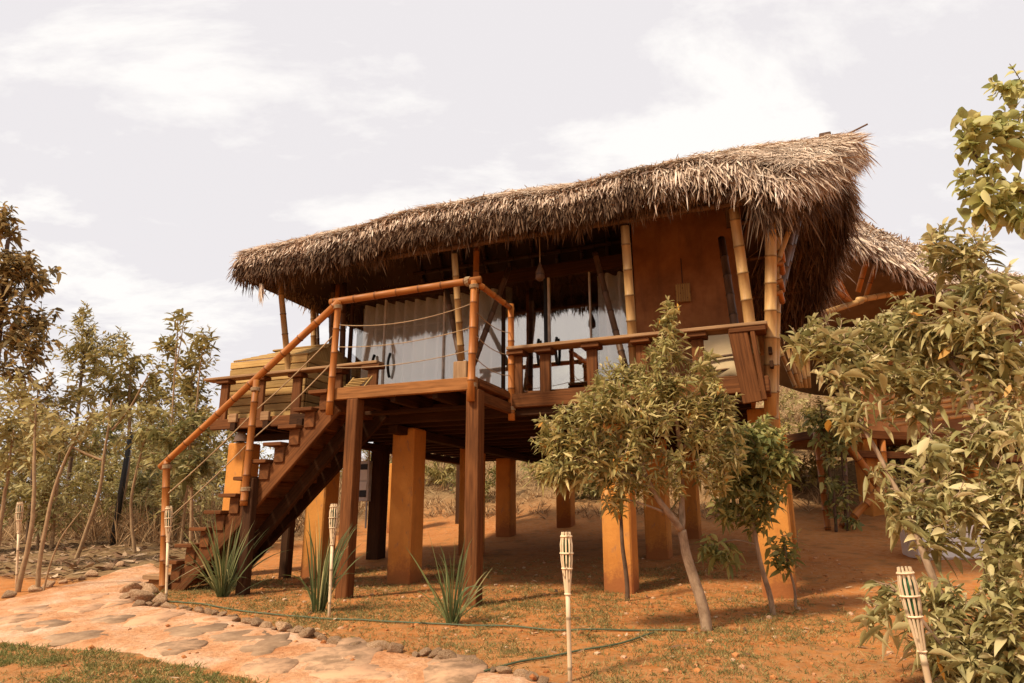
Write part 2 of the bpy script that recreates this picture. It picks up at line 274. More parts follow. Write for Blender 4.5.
# ------------------------------------------------------------------ mesh builder
class MB:
    def __init__(s): s.v = []; s.f = []; s.uv = []; s.mi = []
    def add(s, vs, fs, uvs=None, mi=0):
        o = len(s.v); s.v += [tuple(v) for v in vs]
        for k, f in enumerate(fs):
            s.f.append(tuple(i + o for i in f)); s.mi.append(mi)
            s.uv += (uvs[k] if uvs else [(vs[i][0], vs[i][1]) for i in f])
        return s
    def beam(s, p0, p1, w, h, up=(0, 0, 1), ch=None, mi=0, w1=None, h1=None):
        """bevelled board from p0 to p1; w across, h along up"""
        p0 = Vector(p0); p1 = Vector(p1); d = p1 - p0; Ln = d.length; d /= Ln
        up = Vector(up)
        if abs(d.dot(up)) > 0.97: up = Vector((0, 1, 0)) if abs(d.y) < 0.9 else Vector((1, 0, 0))
        sd = d.cross(up).normalized(); up = sd.cross(d).normalized()
        if ch is None: ch = min(0.008, w * 0.2, h * 0.2)
        def ringpts(p, w, h, k):
            a, b_ = w / 2 - k, h / 2 - k; c = ch
            pr = [(-a + c, -b_), (a - c, -b_), (a, -b_ + c), (a, b_ - c), (a - c, b_), (-a + c, b_), (-a, b_ - c), (-a, -b_ + c)]
            return [p + sd * x + up * y for x, y in pr]
        e = min(ch, Ln * 0.2)
        rings = [ringpts(p0, w, h, ch * 0.7), ringpts(p0 + d * e, w, h, 0), ringpts(p1 - d * e, w1 or w, h1 or h, 0), ringpts(p1, w1 or w, h1 or h, ch * 0.7)]
        ts = [0, e, Ln - e, Ln]; ox = random.random() * 50; oy = random.random() * 50
        per = [0, w, w, w + h, w + h, 2 * w + h, 2 * w + h, 2 * w + 2 * h, 2 * w + 2 * h]
        vs = sum(rings, []); fs = []; uvs = []
        for r_ in range(3):
            for k in range(8):
                k2 = (k + 1) % 8
                fs.append((r_ * 8 + k, r_ * 8 + k2, r_ * 8 + 8 + k2, r_ * 8 + 8 + k))
                uvs.append([(ts[r_] + ox, per[k] + oy), (ts[r_] + ox, per[k + 1] + oy), (ts[r_ + 1] + ox, per[k + 1] + oy), (ts[r_ + 1] + ox, per[k] + oy)])
        fs.append(tuple(range(7, -1, -1))); uvs.append([(ox, oy + 0.02 * k) for k in range(8)])
        fs.append(tuple(range(24, 32))); uvs.append([(ox + Ln, oy + 0.02 * k) for k in range(8)])
        return s.add(vs, fs, uvs, mi)
    def box(s, c, sx, sy, sz, ch=None, mi=0):
        c = Vector(c)
        if sz >= max(sx, sy): return s.beam(c - Vector((0, 0, sz / 2)), c + Vector((0, 0, sz / 2)), sx, sy, (0, 1, 0), ch, mi)
        if sx >= sy: return s.beam(c - Vector((sx / 2, 0, 0)), c + Vector((sx / 2, 0, 0)), sy, sz, (0, 0, 1), ch, mi)
        return s.beam(c - Vector((0, sy / 2, 0)), c + Vector((0, sy / 2, 0)), sx, sz, (0, 0, 1), ch, mi)
    def tube(s, pts, rad, n=8, mi=0, cap=True, u0=None):
        pts = [Vector(p) for p in pts]
        if not hasattr(rad, '__len__'): rad = [rad] * len(pts)
        vs = []; fs = []; uvs = []; prev = None; ln = random.random() * 9 if u0 is None else u0; lens = []
        for i, p in enumerate(pts):
            d = (pts[min(i + 1, len(pts) - 1)] - pts[max(i - 1, 0)])
            d = d.normalized() if d.length > 1e-9 else Vector((0, 0, 1))
            if prev is None:
                a = Vector((0, 0, 1)) if abs(d.z) < 0.9 else Vector((1, 0, 0)); x = d.cross(a).normalized()
            else:
                x = (prev - d * prev.dot(d)); x = x.normalized() if x.length > 1e-6 else d.orthogonal().normalized()
            prev = x; y = d.cross(x)
            if i: ln += (p - pts[i - 1]).length
            lens.append(ln)
            for k in range(n):
                a = 2 * math.pi * k / n; vs.append(p + (x * math.cos(a) + y * math.sin(a)) * rad[i])
        C_ = 2 * math.pi * max(rad)
        for i in range(len(pts) - 1):
            for k in range(n):
                k2 = (k + 1) % n
                fs.append((i * n + k, i * n + k2, i * n + n + k2, i * n + n + k))
                uvs.append([(lens[i], C_ * k / n), (lens[i], C_ * (k + 1) / n), (lens[i + 1], C_ * (k + 1) / n), (lens[i + 1], C_ * k / n)])
        if cap:
            fs.append(tuple(range(n - 1, -1, -1))); uvs.append([(lens[0], 0)] * n)
            q = (len(pts) - 1) * n; fs.append(tuple(range(q, q + n))); uvs.append([(lens[-1], 0)] * n)
        return s.add(vs, fs, uvs, mi)
    def bamboo(s, p0, p1, r, n=12, node=0.3, mi=0, taper=0.9, bow=0.0):
        p0 = Vector(p0); p1 = Vector(p1); d = p1 - p0; Ln = d.length; d /= Ln
        ph = random.random() * node; ts = [0.0]; rs = [r]
        t = ph
        while t < Ln:
            if t > 0.02 and t < Ln - 0.02:
                for o_, k in ((-0.012, 1.0), (-0.004, 1.13), (0.004, 1.13), (0.012, 1.0)):
                    ts.append(t + o_); rs.append(r * k * (1 - (1 - taper) * t / Ln))
            t += node
        ts.append(Ln); rs.append(r * taper)
        o = d.orthogonal().normalized() if abs(d.z) > 0.9 else Vector((0, 0, 1))
        pts = [p0 + d * t + o * bow * math.sin(math.pi * t / Ln) for t in ts]
        return s.tube(pts, rs, n, mi, True, u0=-ph + 0.3 * 4)
    def build(s, name, ms, parent=None, loc=None, rz=0, smooth=False):
        """mesh given in the parent's space; loc (same space) becomes the object's origin"""
        me = bpy.data.meshes.new(name)
        vs = s.v
        if loc is not None:
            l = Vector(loc); vs = [tuple(Vector(v) - l) for v in vs]
        me.from_pydata(vs, [], s.f)
        if s.uv:
            ul = me.uv_layers.new(name='UVMap'); ul.data.foreach_set('uv', np.array(s.uv, dtype=np.float32).ravel())
        if not isinstance(ms, (list, tuple)): ms = [ms]
        for m_ in ms: me.materials.append(m_)
        if len(ms) > 1: me.polygons.foreach_set('material_index', s.mi)
        if smooth: me.polygons.foreach_set('use_smooth', [True] * len(me.polygons))
        me.update()
        o = bpy.data.objects.new(name, me); COL.objects.link(o)
        if parent: o.parent = parent
        if loc is not None: o.location = loc
        o.rotation_euler = (0, 0, rz)
        return o
def np_mesh(name, verts, loops, starts, totals, ms, parent=None, loc=(0, 0, 0), smooth=False):
    me = bpy.data.meshes.new(name); verts = np.asarray(verts, dtype=np.float32).reshape(-1, 3) - np.array(loc, dtype=np.float32)
    me.vertices.add(len(verts)); me.vertices.foreach_set('co', verts.ravel())
    me.loops.add(len(loops)); me.loops.foreach_set('vertex_index', np.asarray(loops, dtype=np.int32))
    me.polygons.add(len(starts)); me.polygons.foreach_set('loop_start', np.asarray(starts, dtype=np.int32)); me.polygons.foreach_set('loop_total', np.asarray(totals, dtype=np.int32))
    me.update(calc_edges=True); me.validate()
    for m_ in (ms if isinstance(ms, (list, tuple)) else [ms]): me.materials.append(m_)
    if smooth: me.polygons.foreach_set('use_smooth', [True] * len(me.polygons))
    o = bpy.data.objects.new(name, me); COL.objects.link(o); o.location = loc
    if parent: o.parent = parent
    return o
def nrm(a): return a / np.maximum(np.linalg.norm(a, axis=-1, keepdims=True), 1e-9)
def leaf_arrays(P, D, Nn, Ln, Wd, droop, shape=((0.3, 1.0), (0.68, 0.8))):
    """six-vertex leaves / blades: base, two pairs, tip"""
    P = np.asarray(P, float); D = nrm(np.asarray(D, float)); Sd = nrm(np.cross(D, np.asarray(Nn, float))); Nn = np.cross(Sd, D)
    Ln = np.asarray(Ln, float)[:, None]; Wd = np.asarray(Wd, float)[:, None]; dr = np.asarray(droop, float)[:, None]
    down = np.array([0, 0, -1.0])
    def pt(t): return P + D * Ln * t + down * dr * Ln * t * t
    (t1, w1), (t2, w2) = shape
    a1 = pt(t1); a2 = pt(t2)
    V = np.stack([P, a1 - Sd * Wd * w1 / 2, a1 + Sd * Wd * w1 / 2, a2 - Sd * Wd * w2 / 2, a2 + Sd * Wd * w2 / 2, pt(1.0)], 1)
    n = len(P); o = (np.arange(n) * 6)[:, None]
    loops = (o + np.array([[0, 2, 1, 1, 2, 4, 3, 3, 4, 5]])).ravel()
    st = (np.arange(n)[:, None] * 10 + np.array([[0, 3, 7]])).ravel(); tt = np.tile([3, 4, 3], n)
    return V.reshape(-1, 3), loops, st, tt
def leaf_fine(P, D, Nn, Ln, Wd, droop, stations=((0.0, 0.05), (0.18, 0.62), (0.42, 1.0), (0.68, 0.78), (0.87, 0.36), (1.0, 0.02)), fold=0.22):
    """folded, arched leaves with a midrib: three vertices at each station"""
    P = np.asarray(P, float); D = nrm(np.asarray(D, float)); Sd = nrm(np.cross(D, np.asarray(Nn, float))); Nn = np.cross(Sd, D)
    n = len(P); Ln = np.asarray(Ln, float)[:, None]; Wd = np.asarray(Wd, float)[:, None]; dr = np.asarray(droop, float)[:, None]
    down = np.array([0, 0, -1.0]); sw = rng.normal(0, 0.10, (n, 1)); V = []
    for t, w_ in stations:
        c = P + D * Ln * t * (1 - 0.12 * np.abs(dr) * t) + down * dr * Ln * t**2.2 + Sd * Ln * sw * t * t
        V += [c - Sd * Wd * w_ / 2 + Nn * Wd * w_ * fold, c, c + Sd * Wd * w_ / 2 + Nn * Wd * w_ * fold]
    m_ = len(stations); V = np.stack(V, 1); o = (np.arange(n) * 3 * m_)[:, None]; q = []
    for i in range(m_ - 1):
        a = i * 3; q += [a, a + 1, a + 4, a + 3, a + 1, a + 2, a + 5, a + 4]
    nf = (m_ - 1) * 2; loops = (o + np.array([q])).ravel(); st = np.arange(n * nf) * 4
    return V.reshape(-1, 3), loops, st, np.full(n * nf, 4)
def leaves_obj(name, arr, m_, parent=None, loc=(0, 0, 0)):
    return np_mesh(name, *arr, m_, parent, loc)
def to_house(o): return o

# ------------------------------------------------------------------ terrain
OX, OY = -0.3855, 7.3807
def uv_of(x, y):
    dx_, dy_ = x - OX, y - OY
    return dx_ * ca - dy_ * sa, dx_ * sa + dy_ * ca
def hw(u, v, z=0): return Vector((OX + u * ca + v * sa, OY - u * sa + v * ca, z))
def pchip(x, X, Y_):
    if x <= X[0]: return Y_[0]
    if x >= X[-1]: return Y_[-1]
    n = len(X); d = [(Y_[i + 1] - Y_[i]) / (X[i + 1] - X[i]) for i in range(n - 1)]
    mm = [d[0]] + [0 if d[i - 1] * d[i] <= 0 else 2 * d[i - 1] * d[i] / (d[i - 1] + d[i]) for i in range(1, n - 1)] + [d[-1]]
    i = bisect.bisect_right(X, x) - 1; h = X[i + 1] - X[i]; t = (x - X[i]) / h
    return Y_[i] * (2 * t**3 - 3 * t * t + 1) + mm[i] * h * (t**3 - 2 * t * t + t) + Y_[i + 1] * (-2 * t**3 + 3 * t * t) + mm[i + 1] * h * (t**3 - t * t)
def sst(a, b_, x):
    t = min(1, max(0, (x - a) / (b_ - a))); return t * t * (3 - 2 * t)
VS = [-40, -8, -3.2, 0, 1.5, 4, 6.4, 9, 14, 25, 40, 80, 400]; ZS = [0, .0, .42, .65, .70, .95, 1.2, 1.75, 3.7, 7.2, 11, 13, 13.5]
VL = [-40, -8, -3.2, 0, 2, 6, 12, 30, 400]; ZL = [0, 0, .42, .65, .82, 1.1, 1.3, 1.6, 1.7]
def ground(x, y):
    u, v = uv_of(x, y); k = sst(-19, -6, u)
    z = pchip(v, VS, ZS) * k + pchip(v, VL, ZL) * (1 - k)
    d = math.hypot(x, y)
    z += 0.022 * noise.noise(Vector((x * 0.9, y * 0.9, 3))) + 0.012 * noise.noise(Vector((x * 2.7, y * 2.7, 8)))
    z += 0.25 * sst(14, 40, d) * noise.noise(Vector((x * 0.15, y * 0.15, 1)))
    if u < -5.6 and v > 0.4: z += 0.10 * sst(0.4, 1.2, v) * sst(-5.6, -7, u)
    return z
_ct, _st = math.cos(TILT), math.sin(TILT)
def sight(px, py, d):
    """world point at depth d (metres ahead) seen in the direction that the photograph shows at px, py"""
    a = (px - 512) / 683; b_ = -(py - 341.5) / 683
    r_ = Vector((a, _ct - b_ * _st, _st + b_ * _ct)); return Vector((0, 0, CAM_H)) + r_ * (d / r_.y)
def on_ground(px, py):
    t = 2.0
    while t < 70:
        p = sight(px, py, t)
        if p.z < ground(p.x, p.y): return Vector((p.x, p.y, ground(p.x, p.y)))
        t += 0.02
    return p
def gpt(x, y, dz=0): return Vector((x, y, ground(x, y) + dz))
def gdepth(px, d):
    x = (px - 512) / 683 * (d * 0.98); return gpt(x, d)

xs = np.concatenate([-np.geomspace(9.1, 400, 46)[::-1], np.arange(-9, 9.01, 0.085), np.geomspace(9.1, 400, 46)])
ys = np.concatenate([-np.geomspace(1, 300, 18)[::-1], np.arange(-0.8, 2.4, 0.2), np.arange(2.5, 15, 0.085), np.geomspace(15.1, 500, 60)])
gv = []; dry = []
for y in ys:
    for x in xs:
        z = ground(x, y); gv.append((x, y, z)); u, v = uv_of(x, y)
        nz = 0.5 * noise.noise(Vector((x * 0.6, y * 0.6, 5))) + 0.3 * noise.noise(Vector((x * 2, y * 2, 5)))
        dry.append(max(sst(7.0, 10.5, v + nz * 1.5) * sst(8, 4.5, u - v * 0.2), sst(12, 18, v), sst(-5.9, -6.8, u + nz) * sst(0.0, 0.7, v + 0.4 * nz), 0.30 * sst(-0.6, -1.8, v + nz)))
nx, ny = len(xs), len(ys)
gf = [(j * nx + i, j * nx + i + 1, (j + 1) * nx + i + 1, (j + 1) * nx + i) for j in range(ny - 1) for i in range(nx - 1)]
me = bpy.data.meshes.new('ground'); me.from_pydata(gv, [], gf); at_ = me.attributes.new('dry', 'FLOAT', 'POINT'); at_.data.foreach_set('value', dry)
me.polygons.foreach_set('use_smooth', [True] * len(me.polygons)); me.materials.append(M['soil'])
go = bpy.data.objects.new('ground', me); COL.objects.link(go); tag(go, kind='structure')

# ------------------------------------------------------------------ path
edge_px = [(-330, 655), (-150, 622), (0, 602), (60, 587), (105, 575), (150, 563), (166, 572), (163, 590), (128, 596), (150, 606), (200, 613), (270, 628), (340, 644), (430, 658), (540, 683)]
poly = [on_ground(*p).xy for p in edge_px]
poly += [Vector((1.15, 3.4)), Vector((1.2, 2.2)), Vector((-0.6, 2.0)), Vector((-0.9, 3.6))] + [on_ground(*p).xy for p in [(262, 683), (195, 668), (120, 653), (0, 643), (-160, 655), (-330, 690)]]
PA = np.array([tuple(p) for p in poly]); PB = np.roll(PA, -1, 0)
def poly_sd(x, y):
    p = np.array([x, y]); e = PB - PA; w_ = p - PA
    t = np.clip((w_ * e).sum(1) / (e * e).sum(1), 0, 1); d = np.linalg.norm(w_ - e * t[:, None], axis=1).min()
    c1 = (PA[:, 1] > y) != (PB[:, 1] > y)
    xx = PA[:, 0] + (y - PA[:, 1]) / np.where(PB[:, 1] == PA[:, 1], 1e-9, PB[:, 1] - PA[:, 1]) * e[:, 0]
    ins = (c1 & (x < xx)).sum() % 2 == 1
    return d if ins else -d
st_ = 0.04; lo = PA.min(0) - 0.3; hi = PA.max(0) + 0.3
idx = {}; pv = []; sdv = []
nxp = int((hi[0] - lo[0]) / st_); nyp = int((hi[1] - lo[1]) / st_)
for j in range(nyp + 1):
    for i in range(nxp + 1):
        x = lo[0] + i * st_; y = lo[1] + j * st_
        sd = poly_sd(x, y) + 0.07 * noise.noise(Vector((x * 4, y * 4, 2)))
        if sd > -0.2:
            idx[(i, j)] = len(pv)
            h_ = 0.022 * max(-1.6, min(1, sd / 0.10)) + 0.010 * noise.noise(Vector((x * 3, y * 3, 9))) + 0.007 * noise.noise(Vector((x * 8, y * 8, 4)))
            pv.append((x, y, ground(x, y) + h_))
pf = [(idx[(i, j)], idx[(i + 1, j)], idx[(i + 1, j + 1)], idx[(i, j + 1)]) for (i, j) in idx if (i + 1, j) in idx and (i + 1, j + 1) in idx and (i, j + 1) in idx]
pm = MB(); pm.add(pv, pf)
spots = []
flag_px = [(100, 178), (0, 0)]
flag_fixed = [(30, 611), (62, 609, 1.5), (150, 590), (110, 622), (40, 628, 1.3), (155, 621, 1.2), (195, 632, 1.4), (150, 637, 1.2), (240, 640), (268, 646, 1.3), (340, 658, 1.9), (250, 658, 1.1), (395, 662, 1.2), (452, 674, 1.5), (355, 677, 1.4), (300, 664), (215, 622), (300, 645), (90, 600), (75, 640), (10, 622), (410, 675), (240, 624), (495, 682, 1.2), (120, 605), (175, 600, .8), (20, 634), (60, 622), (300, 633, .9), (270, 670), (330, 645, .8), (430, 688), (180, 650), (220, 652), (130, 585, .9), (375, 690), (80, 612, .9)]
for q in flag_fixed:
    c = on_ground(q[0], q[1]); k = q[2] if len(q) > 2 else 1.0
    r0 = 0.185 * k * random.uniform(0.85, 1.15)
    if poly_sd(c.x, c.y) < r0 * 0.5: continue
    if any((c.xy - s_).length < (r0 + r1) * 0.85 for s_, r1 in spots): continue
    spots.append((c.xy, r0)); n_ = 26; ph = random.random() * 6; el = random.uniform(0.7, 1.3)
    ring = []; ringb = []; inner = []
    for k_ in range(n_):
        a = 2 * math.pi * k_ / n_
        rr_ = r0 * (1 + 0.5 * noise.noise(Vector((math.cos(a) * 1.3 + ph * 7, math.sin(a) * 1.3, ph))) + 0.30 * noise.noise(Vector((math.cos(a) * 3.5 + ph * 3, math.sin(a) * 3.5, ph))))
        x = c.x + rr_ * math.cos(a) * el; y = c.y + rr_ * math.sin(a) / el
        gz = ground(x, y)
        ring.append((x, y, gz + 0.028)); ringb.append((c.x + (x - c.x) * 1.05, c.y + (y - c.y) * 1.05, gz + 0.012))
    vs = ringb + ring + [(c.x, c.y, ground(c.x, c.y) + 0.028)]
    fs = [(k_, (k_ + 1) % n_, n_ + (k_ + 1) % n_, n_ + k_) for k_ in range(n_)] + [(n_ + k_, n_ + (k_ + 1) % n_, 2 * n_) for k_ in range(n_)]
    pm.add(vs, fs, None, 1)
po = pm.build('path', [M['path'], M['flag']], smooth=True); tag(po, kind='structure')

# ------------------------------------------------------------------ HOUSE
H = empty('stilt_house', (OX, OY, 0), -HOUSE_A)
tag(H, 'raised timber house on orange pillars under a long shaggy thatched roof', 'house')
def hbase(u, v):
    p = hw(u, v); return ground(p.x, p.y)
def pillar(u, v, top, s=0.34, name='pillar', m_='pillar', parent=H):
    b0 = hbase(u, v) - 0.25
    return MB().beam((u, v, b0), (u, v, top), s, s, (0, 1, 0), 0.018).build(name, M[m_], parent, (u, v, b0))
FL = 3.02
for (u, v, t_) in [(-1.72, 1.5, 2.70), (1.17, 1.5, 2.70), (2.87, 1.62, 2.72), (1.15, 4.0, 2.70), (-1.95, 4.0, 2.70), (-2.3, 6.3, 2.70), (-3.3, 1.75, 2.6), (-4.62, 1.5, 2.62), (2.9, 4.2, 2.7), (0.0, 6.4, 2.7), (-5.0, 6.6, 2.7), (-1.4, 7.4, 2.7), (1.3, 6.4, 2.7)]:
    pillar(u, v, t_, 0.34 if v < 5 else 0.32)
for (u, v, t_, s_) in [(-3.35, 3.3, 2.75, 0.24), (-3.62, 1.45, 2.4, 0.14), (-4.0, 7.6, 2.75, 0.13), (-2.9, 8.0, 2.75, 0.13)]:
    pillar(u, v, t_, s_, 'timber_post', 'wood_dark')
# balcony
deck = MB()
nb = 6
for k in range(nb):
    v0 = 0.07 + (k + 0.5) * (2.1 / 14)
k = 0; v0 = 0.09
while v0 < 2.2:
    u1 = 0.0 if v0 < 0.95 else 2.78
    deck.beam((-3.3 if v0 > 1.05 else -1.84, v0, FL - 0.016), (u1, v0, FL - 0.016), 0.135, 0.030)
    v0 += 0.141
bal = deck.build('balcony_deck', M['wood'], H)
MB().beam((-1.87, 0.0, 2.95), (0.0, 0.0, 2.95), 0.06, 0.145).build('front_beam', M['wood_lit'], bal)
b = MB(); b.beam((0.0, 0.04, 2.955), (0.0, 0.93, 2.955), 0.05, 0.075); b.beam((0.012, 0.04, 2.80), (0.012, 0.95, 2.80), 0.06, 0.13); b.build('side_beam', M['wood'], bal)
b = MB()
for u in (-1.6, -1.1, -0.55): b.beam((u, 0.05, 2.90), (u, 2.2, 2.90), 0.07, 0.16)
b.beam((-1.84, 0.62, 2.80), (-0.03, 0.62, 2.80), 0.1, 0.05)
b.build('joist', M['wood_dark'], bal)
for u, tp, w_ in ((-0.03, 2.875, 0.155), (-1.6, 2.875, 0.15)):
    z0 = hbase(u, 0.03) - 0.2
    MB().beam((u, 0.03, z0), (u, 0.03, tp), w_, w_, (0, 1, 0)).build('timber_post', M['wood'], H)
# underside of the main floor: joists + boards
b = MB()
for k in range(15):
    v0 = 1.0 + k * 0.42
    b.beam((-3.35, v0, 2.82), (2.86 - 0.075 * v0, v0, 2.82), 0.09, 0.22)
for u in (-3.3, -1.72, 1.17, 2.35): b.beam((u, 1.06, 2.655), (u, 7.0, 2.655), 0.14, 0.11)
b.beam((-3.4, 4.6, 2.95), (2.42, 4.6, 2.95), 4.75, 0.04)
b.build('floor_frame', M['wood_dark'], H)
# right platform with plank rail
pl = MB()
pl.beam((0.02, 0.93, 2.89), (2.98, 0.93, 2.89), 0.07, 0.17); plat = pl.build('platform_beam', M['wood'], H)
b = MB(); b.beam((2.95, 0.97, 2.87), (2.95, 2.3, 2.87), 0.07, 0.17); b.build('side_beam', M['wood'], plat)
rl = MB(); rl.beam((0.0, 0.95, 3.535), (3.02, 0.95, 3.535), 0.27, 0.042); rl.beam((2.93, 1.09, 3.53), (2.93, 2.3, 3.53), 0.22, 0.042)
rail = rl.build('plank_rail', M['grey_wood'], H)
for u in (0.10, 0.46, 1.05, 1.64, 2.27):
    MB().beam((u, 0.955, 2.82), (u, 0.955, 3.45), 0.13, 0.05, (0, 1, 0)).build('rail_post', M['wood'], rail)
    MB().beam((u - 0.11, 0.95, 3.484), (u + 0.11, 0.95, 3.484), 0.21, 0.056).build('rail_block', M['wood'], rail)
MB().beam((2.80, 0.93, 2.70), (2.71, 0.86, 3.49), 0.20, 0.05, (0, 1, 0)).build('rail_post', M['wood'], rail)
MB().beam((2.92, 0.95, 2.72), (2.86, 0.90, 3.49), 0.05, 0.14, (0, 1, 0)).build('rail_post', M['wood'], rail)
MB().beam((3.0, 1.3, 2.90), (3.03, 1.3, 3.49), 0.05, 0.16, (0, 1, 0)).build('rail_post', M['wood_dark'], rail)
MB().beam((2.62, 0.95, 3.484), (3.0, 0.95, 3.484), 0.25, 0.058).build('rail_block', M['wood'], rail)
b = MB()
for z in (3.12, 3.27): b.beam((3.02, 1.0, z), (3.02, 2.2, z), 0.04, 0.08)
b.build('side_board', M['wood_dark'], rail)
# left deck
b = MB(); v0 = 1.1
while v0 < 3.3: b.beam((-4.78, v0, 2.905), (-1.92 if v0 < 1.2 else -3.36, v0, 2.905), 0.135, 0.03); v0 += 0.141
ld = b.build('side_deck', M['wood'], H)
MB().beam((-4.82, 1.0, 2.85), (-1.9, 1.0, 2.85), 0.06, 0.15).build('front_beam', M['wood'], ld)
b = MB()
for u in (-4.35, -3.75, -3.15, -2.55): b.beam((u, 0.93, 2.80), (u, 3.2, 2.80), 0.10, 0.12)
b.beam((-4.8, 1.5, 2.70), (-1.9, 1.5, 2.70), 0.10, 0.10); b.beam((-4.8, 2.8, 2.70), (-3.3, 2.8, 2.70), 0.10, 0.10)
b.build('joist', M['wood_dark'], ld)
for u in (-4.36, -3.77): MB().box((u, 0.945, 2.925), 0.15, 0.05, 0.13).build('joist_end', M['grey_wood'], ld)
rl = MB(); rl.beam((-4.98, 1.0, 3.535), (-1.87, 0.93, 3.535), 0.20, 0.04)
lr = rl.build('plank_rail', M['grey_wood'], H)
for u in (-4.62, -3.95, -3.29, -2.60):
    MB().beam((u, 1.0, 2.80), (u, 1.0, 3.45), 0.15, 0.05, (0, 1, 0)).build('rail_post', M['wood'], lr)
    MB().beam((u - 0.12, 0.995, 3.484), (u + 0.12, 0.995, 3.484), 0.16, 0.055).build('rail_block', M['wood'], lr)
MB().beam((-1.98, 0.93, 3.035), (-1.98, 0.93, 3.45), 0.15, 0.05, (0, 1, 0)).build('rail_post', M['wood'], lr)
MB().beam((-2.12, 0.925, 3.484), (-1.84, 0.925, 3.484), 0.16, 0.055).build('rail_block', M['wood'], lr)
# staircase
st = MB()
B0 = Vector((-4.18, 0, 0.66)); T0 = Vector((-1.9, 0, 2.86))
sg = MB().beam(B0 + Vector((0.02, 0.02, -0.06)), T0 + Vector((0.02, 0.02, -0.03)), 0.05, 0.24, (0, 0, 1)).build('staircase', M['wood'], H)
MB().beam(B0 + Vector((0.02, 0.93, 0.0)), T0 + Vector((0.10, 0.93, 0.02)), 0.05, 0.24, (0, 0, 1)).build('stringer', M['wood_dark'], sg)
MB().beam(B0 + Vector((0.25, 0.47, -0.1)), T0 + Vector((0.0, 0.47, -0.16)), 0.08, 0.16, (0, 0, 1)).build('stringer', M['wood_dark'], sg)
nst = 11
for k in range(nst):
    t = (k + 0.35) / nst; p = B0.lerp(T0, t)
    zt = p.z + 0.255
    MB().beam((p.x - 0.03, -0.10, zt), (p.x - 0.03, 1.0, zt), 0.28, 0.045).build('tread', M['wood'], sg)
    MB().box((p.x + 0.03, 0.45, zt - 0.12), 0.15, 0.96, 0.195).build('riser_block', M['wood'], sg)
MB().box((-4.42, 0.42, 0.80), 0.30, 1.0, 0.055).build('tread', M['grey_wood'], sg)
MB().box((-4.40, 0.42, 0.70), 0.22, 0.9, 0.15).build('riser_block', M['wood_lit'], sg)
z0 = hbase(-2.98, 0) - 0.2
MB().beam((-2.95, -0.06, z0), (-2.98, -0.06, 1.98), 0.145, 0.10, (0, 1, 0)).build('timber_post', M['wood_dark'], H)
# bamboo handrail
RZ = 4.13
hr = MB(); hr.bamboo((-2.02, -0.02, RZ - 0.01), (0.04, -0.02, RZ + 0.015), 0.046, bow=0.0)
hand = hr.build('bamboo_handrail', M['bamboo'], H, smooth=True)
MB().bamboo((0.0, 0.02, RZ - 0.03), (0.02, 0.98, RZ - 0.05), 0.036).build('rail_pole', M['bamboo'], hand, smooth=True)
MB().bamboo((-1.86, -0.06, 4.10), (-4.52, -0.06, 2.16), 0.045).build('rail_pole', M['bamboo'], hand, smooth=True)
for p0, p1, r_ in [((-0.035, -0.075, 2.74), (-0.035, -0.035, RZ), 0.043), ((0.03, 0.93, 2.66), (0.02, 0.93, RZ + 0.0), 0.042), ((-1.9, -0.06, 2.70), (-1.88, -0.05, RZ - 0.03), 0.043), ((-2.99, -0.14, 1.66), (-3.03, -0.08, 3.20), 0.046), ((-4.20, -0.06, 0.60), (-4.42, -0.06, 2.24), 0.05)]:
    MB().bamboo(p0, p1, r_).build('rail_post', M['bamboo'], hand, smooth=True)
def rope(p0, p1, sag, r_=0.0055, n=14):
    p0 = Vector(p0); p1 = Vector(p1)
    return MB().tube([p0.lerp(p1, t / n) - Vector((0, 0, sag * 4 * (t / n) * (1 - t / n))) for t in range(n + 1)], r_, 5)
for dz, sg_ in ((0.32, 0.10), (0.60, 0.07), (0.86, 0.06)):
    rope((-1.89, -0.05, RZ - dz), (-0.04, -0.05, RZ - dz + 0.05), sg_).build('rope', M['rope'], hand)
    rope((-0.03, -0.02, RZ - dz - 0.02), (0.02, 0.9, RZ - dz - 0.06), 0.06).build('rope', M['rope'], hand)
for dz in (0.40, 0.75):
    rope((-1.9, -0.05, 4.1 - dz), (-3.02, -0.08, 3.2 - dz), 0.03, 0.008).build('rope', M['rope'], hand)
    rope((-3.02, -0.08, 3.2 - dz), (-4.36, -0.06, 2.2 - dz), 0.03, 0.008).build('rope', M['rope'], hand)

def lashing(c, axis, r_):
    axis = Vector(axis).normalized(); x = axis.orthogonal().normalized(); y = axis.cross(x); c = Vector(c)
    n_ = 44; pts = [c + axis * (0.05 * (t / n_ - 0.5)) + (x * math.cos(t * 0.62) + y * math.sin(t * 0.62)) * r_ for t in range(n_ + 1)]
    MB().tube(pts, 0.006, 5).build('lashing', M['rope'], hand)
for c, ax_, r_ in (((-0.035, -0.05, 2.92), (0, 0, 1), 0.05), ((-0.035, -0.035, 4.06), (0, 0, 1), 0.05), ((0.03, 0.93, 2.80), (0, 0, 1), 0.048), ((-1.88, -0.055, 4.03), (0, 0, 1), 0.05), ((-2.99, -0.13, 1.85), (0, 0, 1), 0.055), ((-3.03, -0.085, 3.08), (0, 0, 1), 0.055), ((-4.40, -0.06, 2.16), (0, 0, 1), 0.056), ((-0.12, -0.02, RZ + 0.01), (1, 0, 0), 0.052)):
    lashing(c, ax_, r_)

